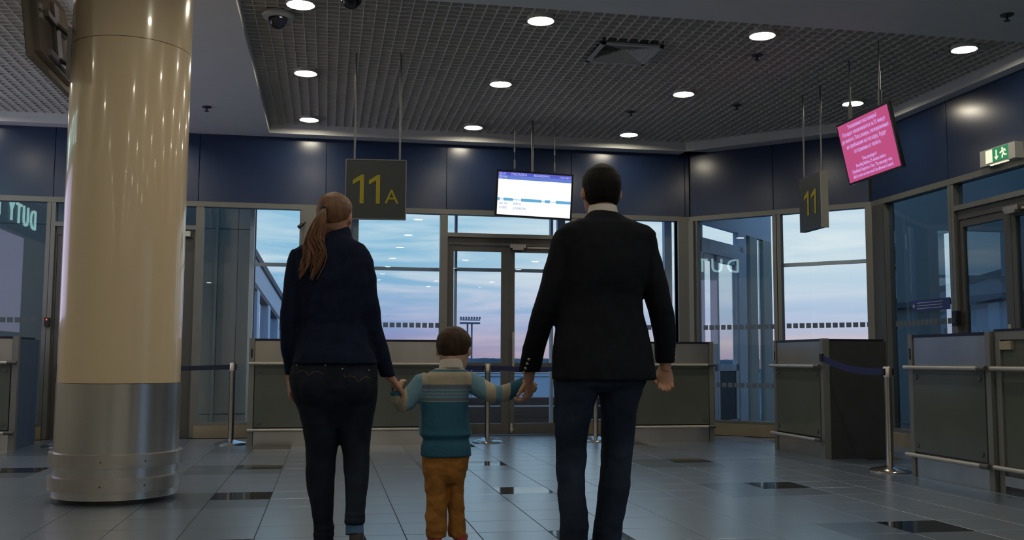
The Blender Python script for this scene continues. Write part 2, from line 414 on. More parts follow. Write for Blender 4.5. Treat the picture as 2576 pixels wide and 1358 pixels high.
sq_me = {}
def squares(parent, T, u0, n, z, pitch=.0790, s=.058):
    for k in range(n):
        MB().box(u0+k*pitch, u0+k*pitch+s, .036, .040, z-s/2, z+s/2, T).build('marker_square', 'sticker', parent)
WN = [0]
def window(T, u0, u1, label, outer=None, bar=None, sq=None, plinth='plinth_beige', glassm='window_glass', z0=.14):
    WN[0] += 1
    w = sempty('window_%d' % WN[0], label)
    f = MB(); f.box(u0-.045, u0, -.01, .09, 0, 2.702, T); f.box(u1, u1+.045, -.01, .09, 0, 2.702, T)
    f.box(u0, u1, -.005, .09, z0, z0+.04, T); f.build('frame', 'frame_alu', w)
    MB().box(u0-.04, u1+.04, -.04, .09, 0, z0, T).build('sill', plinth, w)
    MB().box(u0, u1, .045, .057, z0+.04, 2.702, T).build('pane', glassm, w)
    if sq: squares(w, T, *sq)
    return w
def double_door(n, T, u0, u1, label, glassm='window_glass'):
    d = sempty('door_%d' % n, label); mid = (u0+u1)/2
    f = MB(); f.box(u0, u0+.045, -.01, .10, 0, 2.702, T); f.box(u1-.045, u1, -.01, .10, 0, 2.702, T)
    f.box(u0+.045, u1-.045, -.01, .10, 2.425, 2.475, T); f.build('frame', 'frame_alu', d)
    g = MB(); g.box(u0+.045, u1-.045, .02, .10, 2.33, 2.425, T); g.box(u0+.045, u0+.07, .02, .10, 0, 2.33, T); g.box(u1-.07, u1-.045, .02, .10, 0, 2.33, T)
    g.build('door_head', 'frame_brown', d)
    MB().box(u0+.045, u1-.045, .05, .06, 2.475, 2.702, T).build('transom_pane', glassm, d)
    for s_, a, b in ((0, u0+.072, mid-.003), (1, mid+.003, u1-.072)):
        l = MB(); sl, sr = (.055, .10) if s_ == 0 else (.06, .095)
        l.box(a, a+sl, .03, .08, .01, 2.325, T); l.box(b-sr, b, .03, .08, .01, 2.325, T)
        l.box(a+sl, b-sr, .03, .08, .01, .14, T); l.box(a+sl, b-sr, .03, .08, .795, .88, T); l.box(a+sl, b-sr, .03, .08, 2.255, 2.325, T)
        lf = l.build('door_leaf', 'frame_brown', d)
        MB().box(a+sl, b-sr, .05, .06, .14, .795, T).build('pane', glassm, lf)
        MB().box(a+sl, b-sr, .05, .06, .88, 2.255, T).build('pane', glassm, lf)
        h = MB(); hu = mid+(.035 if s_ else -.035)
        if s_:
            h.cyl((hu, -.05, .80), (hu, -.05, 1.26), .014, 12, T=T)
            for z in (.86, 1.20): h.cyl((hu, -.05, z), (hu, .03, z), .008, 8, T=T)
            h.build('pull_handle', 'alu_light', lf, True)
            k = MB(); k.cyl((hu-.01, .0, .07), (hu-.01, .03, .07), .02, 12, T=T); k.box(hu-.022, hu+.002, .01, .03, .03, .14, T); k.build('floor_bolt', 'alu_light', lf)
    c_ = MB(); c_.box(mid-.01, mid+.19, -.045, .025, 2.30, 2.345, T); c_.box(mid+.02, mid+.16, -.05, .025, 2.275, 2.30, T); c_.build('door_closer', 'steel_dull', d)
    MB().box(mid+.21, mid+.62, -.02, -.005, 2.30, 2.32, T).build('closer_arm', 'alu_light', d)
    return d

# back wall, from the left
hinge_u = -1.72
window(TB, -4.55, -3.19, 'tall glazed bay at far left mirroring a lit shop', sq=(-4.44, 16, 1.345), glassm='dark_glass')
d1 = double_door(1, TB, -3.14, -1.50, 'brown framed double gate door half hidden by the round column', 'dark_glass')
MB().box(hinge_u, hinge_u+.12, -.05, .025, 2.34, 2.40, TB).build('door_closer', 'white_plastic', d1)
window(TB, -1.455, -.345, 'tall window beside the round column looking on a grey bridge cabin')
window(TB, .235, 1.345, 'tall sky window between the woman and the gate door', sq=(.27, 14, 1.332))
double_door(2, TB, 1.39, 3.05, 'double glass gate door between the child and the man')
window(TB, 3.095, 4.40, 'tall sky window behind the man', sq=(3.13, 15, 1.335))
# angled wall
wch = window(TC, .105, 1.10, 'tall glass bay on the angled wall showing a bridge door', sq=(.16, 12, 1.335))
squares(wch, TC, .16, 12, .615)
window(TC, 1.20, 2.21, 'bright sky window on the angled wall under the number sign', sq=(1.24, 13, 1.34))
# right wall
window(TR, .27, 1.44, 'dark glass bay next to the emergency exit door', sq=(.36, 13, 1.33), glassm='dark_glass')
double_door(3, TR, 1.49, 3.16, 'brown framed glass door under the green exit sign', 'dark_glass')
window(TR, 3.21, 5.6, 'side window behind the ticket gate', glassm='dark_glass')
window(TR, 5.7, 8.6, 'side window out of frame, middle', glassm='dark_glass')
window(TR, 8.7, 11.6, 'side window out of frame, behind the viewer', glassm='dark_glass')
MB().box(11.65, 25.1, .0, .1, 0, 2.702, TR).build('wall_panel', 'hall_paint', wr)

# second glazing skin outside: posts and rails that cross the sky
def outer_frame(T, posts, rails, label):
    WN[0] += 1
    w = sempty('window_%d' % WN[0], label)
    for (u, wd, d) in posts: MB().box(u, u+wd, d, d+.09, -.05, 3.2, T).build('mullion', 'outer_frame', w)
    for (u0, u1, z, d) in rails: MB().box(u0, u1, d, d+.05, z, z+.042, T).build('transom_bar', 'outer_frame', w)
    return w
outer_frame(TB, [(-.955, .05, .42), (-.36, .10, .35), (.20, .16, .35), (1.40, .035, .42), (1.585, .03, .45), (2.835, .035, .45), (2.93, .10, .45), (4.37, .10, .40)],
            [(-.93, -.30, 2.055, .45), (.30, 1.42, 2.035, .45), (1.58, 3.1, 2.045, .45), (3.05, 4.45, 2.09, .45)], 'outer skin of blue grey mullions behind the gate windows')
outer_frame(TC, [(2.17, .05, .16)], [(1.1, 2.4, 2.065, .10)], 'outer skin of blue grey mullions behind the angled window')
# lower spandrel and handrails outside the gate door
sp = sempty('wall_outer', 'dark low parapet with two handrails beyond the gate door')
MB().box(-.2, 4.6, 1.2, 1.28, -.05, .42, TB).build('parapet', 'cabin_dark', sp)
for z in (.30, .42, .74): MB().cyl((-.2, 1.05, z), (4.6, 1.05, z), .012, 10, T=TB).build('handrail', 'outer_frame', sp)

# grey bridge cabin outside the left windows
cab = sempty('wall_cabin', 'grey panelled boarding bridge cabin outside the window')
MB().box(-6.5, -.955, 1.42, 1.50, -.05, 4.0, TB).build('cabin_backing', 'cabin_dark', cab)
for a, b in ((-6.4, -5.3), (-5.3, -4.2), (-4.2, -3.1), (-3.1, -2.3), (-2.3, -1.72), (-1.72, -1.43), (-1.43, -1.18), (-1.18, -.96)):
    for z0, z1 in ((-.05, .20), (.20, 2.62), (2.62, 4.0)): MB().box(a+.004, b-.004, 1.395, 1.42, z0+.004, z1-.004, TB).build('panel', 'cabin_grey', cab)
MB().box(-1.46, -1.43, 1.30, 1.39, 0, 3.2, TB).build('duct', 'cabin_grey', cab)
# bridge pod outside the angled wall: a glazed wall square to it, with its own door
TP = lambda u, w, z: (4.70+(u+w)*S2, 12.25+(u-w)*S2, z)
pod = sempty('wall_pod', 'glazed bridge pod wall seen through the angled bay')
p = MB(); p.box(0, 2.6, 0, .08, 2.71, 3.7, TP); p.build('upper_panel', 'outer_frame', pod)
p = MB(); p.box(0, 1.46, 0, .08, 2.44, 2.52, TP); p.box(1.28, 1.56, 0, .08, 0, 2.71, TP); p.box(0, .05, 0, .08, 0, 2.71, TP); p.box(.0, 1.28, .0, .08, 2.33, 2.44, TP); p.build('pod_frame', 'outer_frame', pod)
for a, b in ((.05, .50), (.52, 1.26)):
    l = MB(); l.box(a, a+.07, .02, .07, 0, 2.33, TP); l.box(b-.09, b, .02, .07, 0, 2.33, TP); l.box(a, b, .02, .07, 2.24, 2.33, TP); l.box(a, b, .02, .07, .78, .87, TP); l.box(a, b, .02, .07, 0, .12, TP)
    lf = l.build('pod_door_leaf', 'outer_frame', pod); MB().box(a+.07, b-.09, .04, .05, .12, 2.24, TP).build('pane', 'window_glass', lf)
MB().box(.05, 1.3, .05, .06, .0, .78, TP).build('lower_panel', 'cabin_dark', pod)
MB().box(.36, .52, -.08, .0, 2.36, 2.42, TP).build('door_closer', 'black_plastic', pod)
p = MB(); p.box(1.72, 2.0, 0, .08, 0, 2.71, TP); p.box(2.25, 2.6, 0, .08, 0, 2.71, TP); p.build('pod_post', 'cabin_grey', pod)
MB().box(1.56, 2.6, .04, .05, 0, 2.71, TP).build('pane', 'dark_glass', pod)
# dark terminal flank outside the right windows
fl = sempty('wall_flank', 'dark grey terminal flank beyond the side windows')
MB().box(8.6, 8.7, 3.0, 11.25, -3, 5.0).build('flank_panel', 'flank_grey', fl); MB().box(8.6, 8.7, 12.85, 14.3, -3, 5.0).build('flank_panel', 'flank_grey', fl)
MB().box(8.6, 8.7, 12.55, 12.85, -3, .8).build('flank_panel', 'flank_grey', fl); MB().box(8.6, 8.7, 12.2, 12.55, -3, 5.0).build('flank_panel', 'flank_grey', fl); MB().box(8.6, 8.7, 12.55, 12.85, 2.75, 5.0).build('flank_panel', 'flank_grey', fl)
MB().box(8.6, 8.7, 11.25, 12.2, -3, 1.7).build('flank_panel', 'outer_frame', fl); MB().box(8.6, 8.7, 11.25, 12.2, 1.7, 5.0).build('flank_panel', 'flank_grey', fl)
MB().box(8.5, 8.6, 11.0, 14.3, 1.72, 1.80).build('flank_rail', 'cabin_dark', fl)
MB().box(6.2, 8.7, 3.0, 3.1, -3, 5.0).build('flank_panel', 'cabin_dark', fl)

# ================================================================== OUTSIDE
struct(MB().box(-900, 900, 16, 1500, -6.2, -6.0).build('ground', 'apron'), 'flat grey airfield apron')
tr = MB(); random.seed(3)
x = -500
while x < 700:
    w_ = random.uniform(6, 16); h_ = random.uniform(.0, .3)
    tr.ell((x, 420+random.uniform(-8, 8), -1.2), (w_, 6, 2.9+h_), 8, 5); x += w_*.45
o = tr.build('treeline', 'trees'); o['kind'] = 'stuff'; tag(o, 'low blue grey line of trees along the horizon', 'trees')
ms = thing('floodlight_mast', 'thin twin-pole floodlight mast on the airfield horizon', 'mast', (21.3, 150, -6))
m_ = MB(); m_.cyl((20.95, 150, -6), (20.95, 150, 6.5), .13, 8); m_.cyl((21.6, 150, -6), (21.6, 150, 6.5), .13, 8); m_.build('pole', 'mast_steel', ms)
m_ = MB(); m_.box(19.8, 22.8, 149.4, 150.6, 6.4, 6.65); m_.box(19.8, 22.8, 149.5, 150.5, 6.95, 7.05); m_.build('platform', 'mast_steel', ms)
for k in range(8):
    x = 19.85+k*.41; b_ = MB(); b_.box(x-.13, x+.13, 149.3, 149.6, 7.12, 7.45); b_.cyl((x, 149.6, 6.9), (x, 149.5, 7.3), .04, 6); b_.build('floodlight', 'mast_steel', ms)
# sloping jet bridge beyond the left window
jb = thing('jet_bridge', 'white sloping jet bridge with glazed sides outside the window', 'jet bridge', (-1.2, 20, -6))
A = Vector((-1.50, 15.2, 3.15)); B = Vector((-.55, 30.0, 1.45)); dr = (B-A)
def jp(t, dx, dz): q = A+dr*t; return (q.x+dx, q.y, q.z+dz)
def jbox(t0, t1, x0, x1, z0, z1, name, m):
    b_ = MB(); b_.add([jp(t, dx, dz) for t in (t0, t1) for dx in (x0, x1) for dz in (z0, z1)], [(0, 1, 3, 2), (4, 6, 7, 5), (0, 4, 5, 1), (2, 3, 7, 6), (0, 2, 6, 4), (1, 5, 7, 3)]); return b_.build(name, m, jb)
jbox(0, 1, -2.6, .04, -.06, .06, 'roof_edge', 'cabin_dark'); jbox(0, 1, -2.6, 0, -.55, -.06, 'wall', 'cabin_white'); jbox(0, 1, -2.6, .03, -.62, -.52, 'trim_line', 'cabin_dark')
jbox(0, 1, -2.6, 0, -2.9, -2.3, 'lower_wall', 'cabin_white'); jbox(0, 1, -.06, -.04, -2.3, -.62, 'side_glass', 'dark_glass')
for k in range(9): jbox(k/9, k/9+.022, -.12, .04, -2.3, -.6, 'mullion', 'outer_frame')
for k in (.15, .8): q = jp(k, -1.3, -2.9); MB().cyl((q[0], q[1], -6), q, .3, 10).build('support_leg', 'mast_steel', jb)

# ================================================================== ROUND COLUMN
CX, CY, CR = -1.345, 7.0, .383
rc = thing('round_column', 'glossy cream round column with brushed steel foot', 'column', (CX, CY, 0))
MB().lathe([(CR, .755), (CR, 2.985)], (CX, CY), 96).build('shaft', 'column_paint', rc, True)
MB().lathe([(CR, 2.989), (CR, ZC)], (CX, CY), 96).build('shaft', 'column_paint', rc, True)
MB().lathe([(CR-.004, 2.96), (CR-.004, 3.02)], (CX, CY), 96).build('shaft_seam', 'frame_brown', rc, True)
MB().lathe([(CR+.003, .03), (CR+.003, .752), (CR-.01, .756)], (CX, CY), 96).build('steel_sleeve', 'steel', rc, True)
MB().lathe([(CR-.02, .0), (CR-.02, .03)], (CX, CY), 64).build('plinth', 'black_plastic', rc, True)
for z0, z1 in ((.075, .165), (.225, .315)):
    b_ = MB().lathe([(CR+.004, z0), (CR+.030, z0+.004), (CR+.030, z1-.004), (CR+.004, z1)], (CX, CY), 96).build('bumper_band', 'steel_dull', rc, True)
    for a in (-92, -55):
        p0 = Vector((CX+(CR+.028)*math.cos(math.radians(a)), CY+(CR+.028)*math.sin(math.radians(a)), (z0+z1)/2)); nrm = Vector((math.cos(math.radians(a)), math.sin(math.radians(a)), 0))
        MB().cyl(p0, p0+nrm*.004, .005, 8).build('rivet', 'black_plastic', b_)
# monitor bracketed to the far left of the column
wm = thing('wall_monitor', 'flat monitor seen edge-on, bracketed to the left of the cream column', 'monitor', (-1.85, 6.95, 2.7))
def TM(a, b, c_):
    q = Matrix.Rotation(math.radians(-7), 3, 'Y') @ Vector((a, b, c_))
    return (-1.885+q.x, 7.02+q.y, 3.11+q.z)
MB().box(-.035, .0, -.50, .50, -.32, .32, TM).build('screen_panel', 'monitor_brown', wm)
MB().box(-.042, -.034, -.485, .485, -.305, .305, TM).build('screen_glass', 'screen_black', wm)
MB().box(.0, .035, -.44, .40, -.27, .24, TM).build('rear_housing', 'monitor_brown', wm)
b_ = MB(); b_.box(.035, .06, -.25, .25, -.24, -.20, TM); b_.box(.035, .06, -.25, .25, .02, .06, TM); b_.box(.035, .055, -.06, .06, -.24, .18, TM); b_.cyl(TM(.05, 0, .05), (CX-CR+.01, 6.98, 3.05), .022, 10); b_.cyl(TM(.05, 0, -.2), (CX-CR+.01, 6.98, 2.86), .018, 10); b_.box(CX-CR-.02, CX-CR+.02, 6.92, 7.06, 2.78, 3.12); b_.build('bracket', 'steel_dull', wm)
for z in (.06, .12, .18): MB().box(.035, .05, -.40, -.36, z-.1, z-.065, TM).build('cable_clip', 'white_plastic', wm)

# ================================================================== CEILING FITTINGS
lamp_m = {}
def downlight(x, y, z, label, brackets=True):
    t = thing('ceiling_downlight', label, 'downlight', (x, y, z), 'round ceiling downlights')
    if not lamp_m:
        lamp_m['ring'] = MB().lathe([(.093, .0), (.108, -.012), (.112, -.006), (.112, .03), (.093, .03)], (0, 0), 40).mesh('trim_ring', 'white_plastic', (0, 0, 0), True)
        lamp_m['disc'] = MB().add([(.095*math.cos(2*PI*k/32), .095*math.sin(2*PI*k/32), -.004) for k in range(32)], [tuple(reversed(range(32)))]).mesh('glowing_disc', 'lamp_disc')
        b = MB(); b.box(-.125, -.075, .085, .125, -.012, .0); lamp_m['br'] = b.mesh('mounting_tab', 'alu_light'); b = MB(); b.box(.075, .125, .085, .125, -.012, .0); lamp_m['br2'] = b.mesh('mounting_tab', 'alu_light')
    for k in ('ring', 'disc', 'br', 'br2')[:4 if brackets else 2]:
        o = bpy.data.objects.new({'ring': 'trim_ring', 'disc': 'glowing_disc', 'br': 'mounting_tab', 'br2': 'mounting_tab'}[k], lamp_m[k]); col.objects.link(o); o.parent = t
LX = {-.255: 'beside the cream column', 1.655: 'second from the cream column', 3.575: 'third from the cream column', 5.475: 'nearest the right side windows', -2.165: 'left of the cream column', -4.075: 'by the left shop wall'}
LY = {7.70: 'front row by the pale beam', 9.60: 'middle row', 11.50: 'rear row by the blue wall'}
for y, yn in LY.items():
    for x, xn in LX.items():
        if x == 5.475 and y == 11.5: continue
        downlight(x, y, ZG-.02, 'round downlight, %s, %s' % (yn, xn))
for y, yn in ((5.6, 'just overhead'), (3.2, 'over the viewer'), (.8, 'behind the viewer'), (-1.8, 'well behind the viewer'), (-4.2, 'added fill row far behind the viewer'), (-6.6, 'added fill row deep in the hall behind'), (-9.0, 'added fill row deeper in the hall behind'), (-11.6, 'added fill row at the far end behind')):  # last four rows are unseen lamps added to front-light the column and people
    for x, xn in LX.items():
        if x == -2.165: continue
        downlight(x, y, ZC-.008, 'round downlight, %s, %s' % (yn, xn), False)
# square air diffuser
vx0, vx1, vy0, vy1 = VENT; vcx, vcy = (vx0+vx1)/2, (vy0+vy1)/2
vt = thing('air_diffuser', 'square louvred air diffuser set in the grid ceiling', 'air vent', (vcx, vcy, ZG))
f = MB()
for a, b, c0, d in ((vx0, vx1, vy0, vy0+.035), (vx0, vx1, vy1-.035, vy1), (vx0, vx0+.035, vy0, vy1), (vx1-.035, vx1, vy0, vy1)): f.box(a, b, c0, d, ZG-.03, ZG-.012)
f.build('frame', 'white_plastic', vt)
MB().box(vx0, vx1, vy0, vy1, ZG+.09, ZG+.10).build('backing', 'plenum', vt)
for k in range(9):
    r0 = .245-.026*k
    z0 = ZG-.025+.004*k
    for q in range(4):
        R = Matrix.Rotation(q*PI/2, 3, 'Z')
        pts = [(-r0, -r0, z0), (r0, -r0, z0), (r0-.018, -r0+.018, z0+.022), (-r0+.018, -r0+.018, z0+.022)]
        vv = [R @ Vector(p_) + Vector((vcx, vcy, 0)) for p_ in pts]; vv += [p_+Vector((0, 0, .003)) for p_ in vv]
        MB().add(vv, [(0, 1, 2, 3), (7, 6, 5, 4), (0, 4, 5, 1), (1, 5, 6, 2), (2, 6, 7, 3), (3, 7, 4, 0)]).build('louvre', 'white_plastic', vt)
def dome_camera(x, y, z, label):
    t = thing('dome_camera', label, 'camera', (x, y, z), 'ceiling dome cameras')
    MB().lathe([(.0, z+.03), (.125, z+.03), (.13, z+.012), (.12, z-.004), (.08, z-.012), (0, z-.012)], (x, y), 40).build('collar', 'white_plastic', t, True)
    MB().ell((x, y, z-.012), (.078, .078, .085), 24, 14).build('dome', 'dark_dome', t, True)
dome_camera(-.44, 8.0, ZG-.036, 'dark dome camera with a pale collar near the cream column')
dome_camera(.125, 7.13, ZC-.032, 'dark dome camera cut by the top edge on the pale beam')
def sprinkler(x, y, z, label):
    t = thing('fire_sprinkler', label, 'sprinkler', (x, y, z), 'ceiling sprinklers')
    MB().lathe([(.0, z), (.05, z), (.045, z-.012), (.016, z-.016), (0, z-.016)], (x, y), 20).build('rosette', 'desk_dark', t, True)
    MB().lathe([(.009, z-.012), (.009, z-.045), (.024, z-.048), (.024, z-.052), (0, z-.052)], (x, y), 14).build('nozzle', 'desk_dark', t, True)
sprinkler(-1.304, 10.77, ZC, 'small dark sprinkler on the pale ceiling strip behind the column')
sprinkler(5.09, 6.63, ZC, 'small dark sprinkler on the pale ceiling at upper right')
sprinkler(3.79, 8.28, ZG, 'small sprinkler in the grid ceiling between two front downlights')
sprinkler(3.285, 10.49, ZG, 'small sprinkler in the grid ceiling above the man')
sprinkler(4.326, 9.99, ZG, 'small sprinkler in the grid ceiling near the number eleven sign')

# ---- hanging gate signs
def place(loc, rx=0, ry=0, rz=0): return Matrix.Translation(loc) @ Euler((rx, ry, rz)).to_matrix().to_4x4()
sg = thing('hanging_gate_sign', 'square grey hanging sign reading 11A in yellow', 'sign', (.405, 8.93, 2.17), 'hanging gate number signs')
MS = place((.405, 8.93, 2.434), 0, 0, math.radians(-6))
def boxM(mb, M, *b): return mb.box(*b, T=lambda x, y, z: M @ Vector((x, y, z)))
boxM(MB(), MS, -.264, .264, -.018, .018, -.265, .265).build('sign_board', 'sign_grey', sg)
e = MB(); boxM(e, MS, .264, .272, -.022, .022, -.27, .27); boxM(e, MS, -.272, -.264, -.022, .022, -.27, .27); boxM(e, MS, -.264, .264, -.022, .022, .265, .272); boxM(e, MS, -.264, .264, -.022, .022, -.272, -.265); e.build('edge_frame', 'rod_grey', sg)
for x in (-.195, .21): q = MS @ Vector((x, 0, .265)); MB().cyl(q, (q.x, q.y, ZG+.04), .009, 10).build('hanger_rod', 'rod_grey', sg, True)
FT = Euler((PI/2, 0, 0)).to_matrix().to_4x4()
def digit_one(M, x, z, h, parent, base, w=.036, yy=-.0205):
    # tall sans-serif figure one with a flag
    b = MB(); P = [(0, -h/2), (w, -h/2), (w, h/2), (w*.35, h/2), (-.064, h/2-.050), (-.064, h/2-.092), (0, h/2-.050)]
    vv = [M @ Vector((x+a, yy+d, z+c_)) for d in (0, -.002) for a, c_ in P]; n = len(P)
    b.add(vv, [tuple(range(n)), tuple(reversed(range(n, 2*n)))]+[(k, (k+1) % n, n+(k+1) % n, n+k) for k in range(n)])
    o = b.build('numeral', 'sign_yellow', parent); return o
digit_one(MS, -.142, .0, .262, sg, None); digit_one(MS, .002, .0, .262, sg, None)
text_mesh('letter', 'A', .185, 'sign_yellow', MS @ Matrix.Translation((.142, -.0205, -.072)) @ FT, sg, sg['_o'], .001)
sg2 = thing('hanging_gate_sign', 'grey box-shaped hanging sign reading 11 in yellow, turned side-on', 'sign', (4.83, 9.29, 2.24), 'hanging gate number signs')
M2 = place((4.83, 9.295, 2.52), 0, 0, math.radians(-90))
boxM(MB(), M2, -.232, .232, -.03, .03, -.28, .28).build('sign_board', 'sign_grey', sg2)
boxM(MB(), M2, .232, .245, -.036, .040, -.285, .285).build('end_panel', 'sign_edge', sg2)
for x in (-.17, .20): q = M2 @ Vector((x, 0, .28)); MB().cyl(q, (q.x, q.y, ZG+.04), .009, 10).build('hanger_rod', 'rod_grey', sg2, True)
digit_one(M2, -.055, .0, .25, sg2, None, .036, -.0325); digit_one(M2, .095, .0, .25, sg2, None, .036, -.0325)

# ---- hanging screens
s1 = thing('hanging_screen', 'lit flight boarding screen with a blue header over the gate door', 'screen', (2.33, 11.15, 2.55), 'hanging screens')
M1 = place((2.325, 11.15, 2.815), math.radians(4), math.radians(1.9), math.radians(-1))
boxM(MB(), M1, -.452, .452, .0, .07, -.268, .268).build('housing', 'screen_black', s1)
boxM(MB(), M1, -.43, .43, -.003, .0, -.246, .246).build('display', 'screen_white', s1)
boxM(MB(), M1, -.43, .43, -.005, -.003, .205, .246).build('header_bar', 'screen_blue', s1)
boxM(MB(), M1, -.43, .43, -.005, -.003, .163, .205).build('header_bar', 'screen_blue_light', s1)
for a, b in ((-.43, -.405), (-.36, -.25), (-.155, .085), (.125, .185), (.255, .43)): boxM(MB(), M1, a, b, -.005, -.003, -.085, -.052).build('table_band', 'screen_band', s1)
boxM(MB(), M1, -.43, .43, -.0045, -.003, -.072, -.066).build('table_band', 'screen_band', s1)
def tx(s, x, z, size, m, M, par, al='CENTER', sx=1.0): text_mesh('caption', s, size, m, M @ Matrix.Translation((x, -.007, z)) @ FT, par, par['_o'], .0008, al, sx)
tx('06:47', -.42, .222, .034, 'screen_text', M1, s1, 'LEFT'); tx('ПОСАДКА', -.19, .222, .036, 'screen_text', M1, s1); tx('BOARDING', .075, .222, .036, 'screen_text', M1, s1); tx('15.01.2017', .35, .220, .03, 'screen_text', M1, s1)
tx('Выход', -.42, .195, .028, 'screen_text', M1, s1, 'LEFT'); tx('Gate   11A', -.42, .173, .020, 'screen_text', M1, s1, 'LEFT')
tx('SN 181', -.41, -.118, .034, 'screen_ink', M1, s1, 'LEFT'); tx('РИГА', -.245, -.118, .034, 'screen_ink', M1, s1, 'LEFT'); tx('S7 875', -.41, -.168, .034, 'screen_ink', M1, s1, 'LEFT'); tx('LONDON', -.245, -.168, .034, 'screen_ink', M1, s1, 'LEFT')
b_ = M1 @ Vector((-.03, .035, .268)); MB().cyl(b_, (b_.x, b_.y, ZG+.04), .014, 10).build('hanger_pole', 'rod_grey', s1, True)
for x in (-.24, .235):
    q = M1 @ Vector((x, .035, .268)); MB().cyl(q, (q.x, q.y, ZG+.04), .003, 6).build('hanger_cable', 'rod_grey', s1)
    k = MB(); k.cyl((q.x, q.y, q.z+.03), (q.x, q.y, q.z+.13), .010, 8); k.cyl((q.x, q.y, q.z+.22), (q.x, q.y, q.z+.27), .010, 8); k.build('turnbuckle', 'rod_grey', s1, True)
s2 = thing('hanging_screen', 'tilted pink notice screen hanging near the right windows', 'screen', (4.7, 8.03, 2.56), 'hanging screens')
M3 = place((4.72, 8.04, 2.838), math.radians(12), 0, math.radians(-90)) @ Matrix.Rotation(math.radians(-.5), 4, 'Y')
boxM(MB(), M3, -.44, .44, .0, .032, -.29, .29).build('housing', 'screen_black', s2)
boxM(MB(), M3, -.42, .42, -.003, .0, -.27, .27).build('display', 'screen_pink', s2)
boxM(MB(), M3, -.3, .3, .032, .075, -.2, .12).build('rear_box', 'screen_black', s2)
for i, (s, z) in enumerate((('Уважаемые пассажиры!', .225), ('Посадка заканчивается за 25 минут', .168), ('до вылета. Пассажиры, своевременно', .110), ('не прибывшие на посадку, будут', .052), ('отстранены от полета.', -.006),
                            ('Dear passengers!', -.092), ('Boarding finishes 25 minutes before', -.138), ('Scheduled Departure Time. The passenger who', -.184), ("didn't arrive on time won't be allowed to board.", -.230))):
    tx(s, 0, z, .052 if i < 5 else .046, 'screen_pink_text', M3, s2, 'CENTER', .80 if i < 5 else .74)
for x in (-.23, .27):
    q = M3 @ Vector((x, .03, .28)); MB().cyl(q, (q.x, q.y, ZG+.04), .006, 8).build('hanger_cable', 'rod_grey', s2, True)
    k = MB(); k.cyl((q.x-.012, q.y, q.z), (q.x-.012, q.y, q.z+.15), .007, 8); k.cyl((q.x+.012, q.y, q.z), (q.x+.012, q.y, q.z+.15), .007, 8); k.cyl((q.x, q.y, q.z+.15), (q.x, q.y, q.z+.32), .011, 8); k.build('turnbuckle', 'rod_grey', s2, True)

# ---- emergency exit sign on the right wall
ex = thing('exit_sign', 'green emergency exit sign with arrow and running figure on blue band', 'sign', (6.12, 8.14, 2.75))
MX = place((6.115, 8.14, 2.833), 0, 0, math.radians(-90))
boxM(MB(), MX, -.245, .245, -.03, .07, -.075, .075).build('housing', 'white_plastic', ex)
boxM(MB(), MX, -.155, .155, -.034, -.03, -.06, .066).build('display', 'exit_green', ex)
boxM(MB(), MX, -.155, -.06, -.036, -.034, -.06, .062).build('door_pictogram', 'exit_white', ex)
k = MB(); vv = [MX @ Vector((a, y_, c_)) for y_ in (-.034, -.036) for a, c_ in ((-.012, .045), (.004, .045), (.004, -.015), (.026, -.015), (-.004, -.05), (-.034, -.015), (-.012, -.015))]
k.add(vv, [tuple(range(7)), tuple(reversed(range(7, 14)))]+[(i, (i+1) % 7, 7+(i+1) % 7, 7+i) for i in range(7)]); k.build('arrow_pictogram', 'exit_white', ex)
k = MB(); P3 = lambda a, c_: MX @ Vector((a, -.036, c_))
k.ell(P3(.082, .045), (.004, .011, .011), 10, 6)
for a in ([(.088, .03), (.098, -.005)], [(.098, -.005), (.082, -.02), (.08, -.045)], [(.098, -.005), (.118, -.022), (.14, -.02)], [(.088, .028), (.065, .012), (.052, .005)], [(.09, .03), (.115, .03), (.125, .012)]):
    k.tube([P3(*q) for q in a], [.007]*len(a), 6)
k.build('running_figure', 'exit_white', ex)
for q in range(6): boxM(MB(), MX, -.11+q*.042, -.08+q*.042, -.028, -.004, -.084, -.075).build('lamp_louvre', 'exit_white', ex)

# ---- small wall fittings
rd = thing('card_reader', 'black card reader with a red light on the far left door post', 'card reader', (-3.125, 12.05, 1.3))
MB().box(-3.15, -3.10, 12.04, 12.10, 1.27, 1.37).build('housing', 'black_plastic', rd); MB().ell((-3.125, 12.038, 1.348), (.008, .004, .008), 10, 6).build('status_light', 'led_red', rd)
rd2 = thing('card_reader', 'black card reader on the post by the exit door', 'card reader', (6.15, 8.93, 1.3))
MB().box(6.13, 6.18, 8.90, 8.97, 1.27, 1.42).build('housing', 'black_plastic', rd2); MB().box(6.125, 6.13, 8.915, 8.955, 1.30, 1.36).build('keypad', 'desk_dark', rd2)
wc_ = thing('wall_camera', 'small black camera on the pale pillar left of the woman', 'camera', (-.31, 12.05, 2.5))
b_ = MB(); b_.tube([(-.36, 11.98, 2.47), (-.31, 12.0, 2.515)], [.022, .022], 12); b_.build('camera_body', 'black_plastic', wc_, True); MB().cyl((-.31, 12.0, 2.515), (-.285, 12.095, 2.55), .008, 8).build('bracket', 'black_plastic', wc_)
nb = thing('notice_plate', 'blue notice strip stuck on the dark side glass', 'notice', (6.22, 9.47, 1.45))
MB().box(6.222, 6.228, 9.13, 9.81, 1.45, 1.57).build('plate', 'notice_blue', nb)
for k in range(3): MB().box(6.219, 6.222, 9.25, 9.70, 1.475+.03*k, 1.483+.03*k).build('text_line', 'notice_text', nb)
MB().cyl((6.219, 9.765, 1.51), (6.222, 9.765, 1.51), .02, 12).build('emblem', 'notice_text', nb)

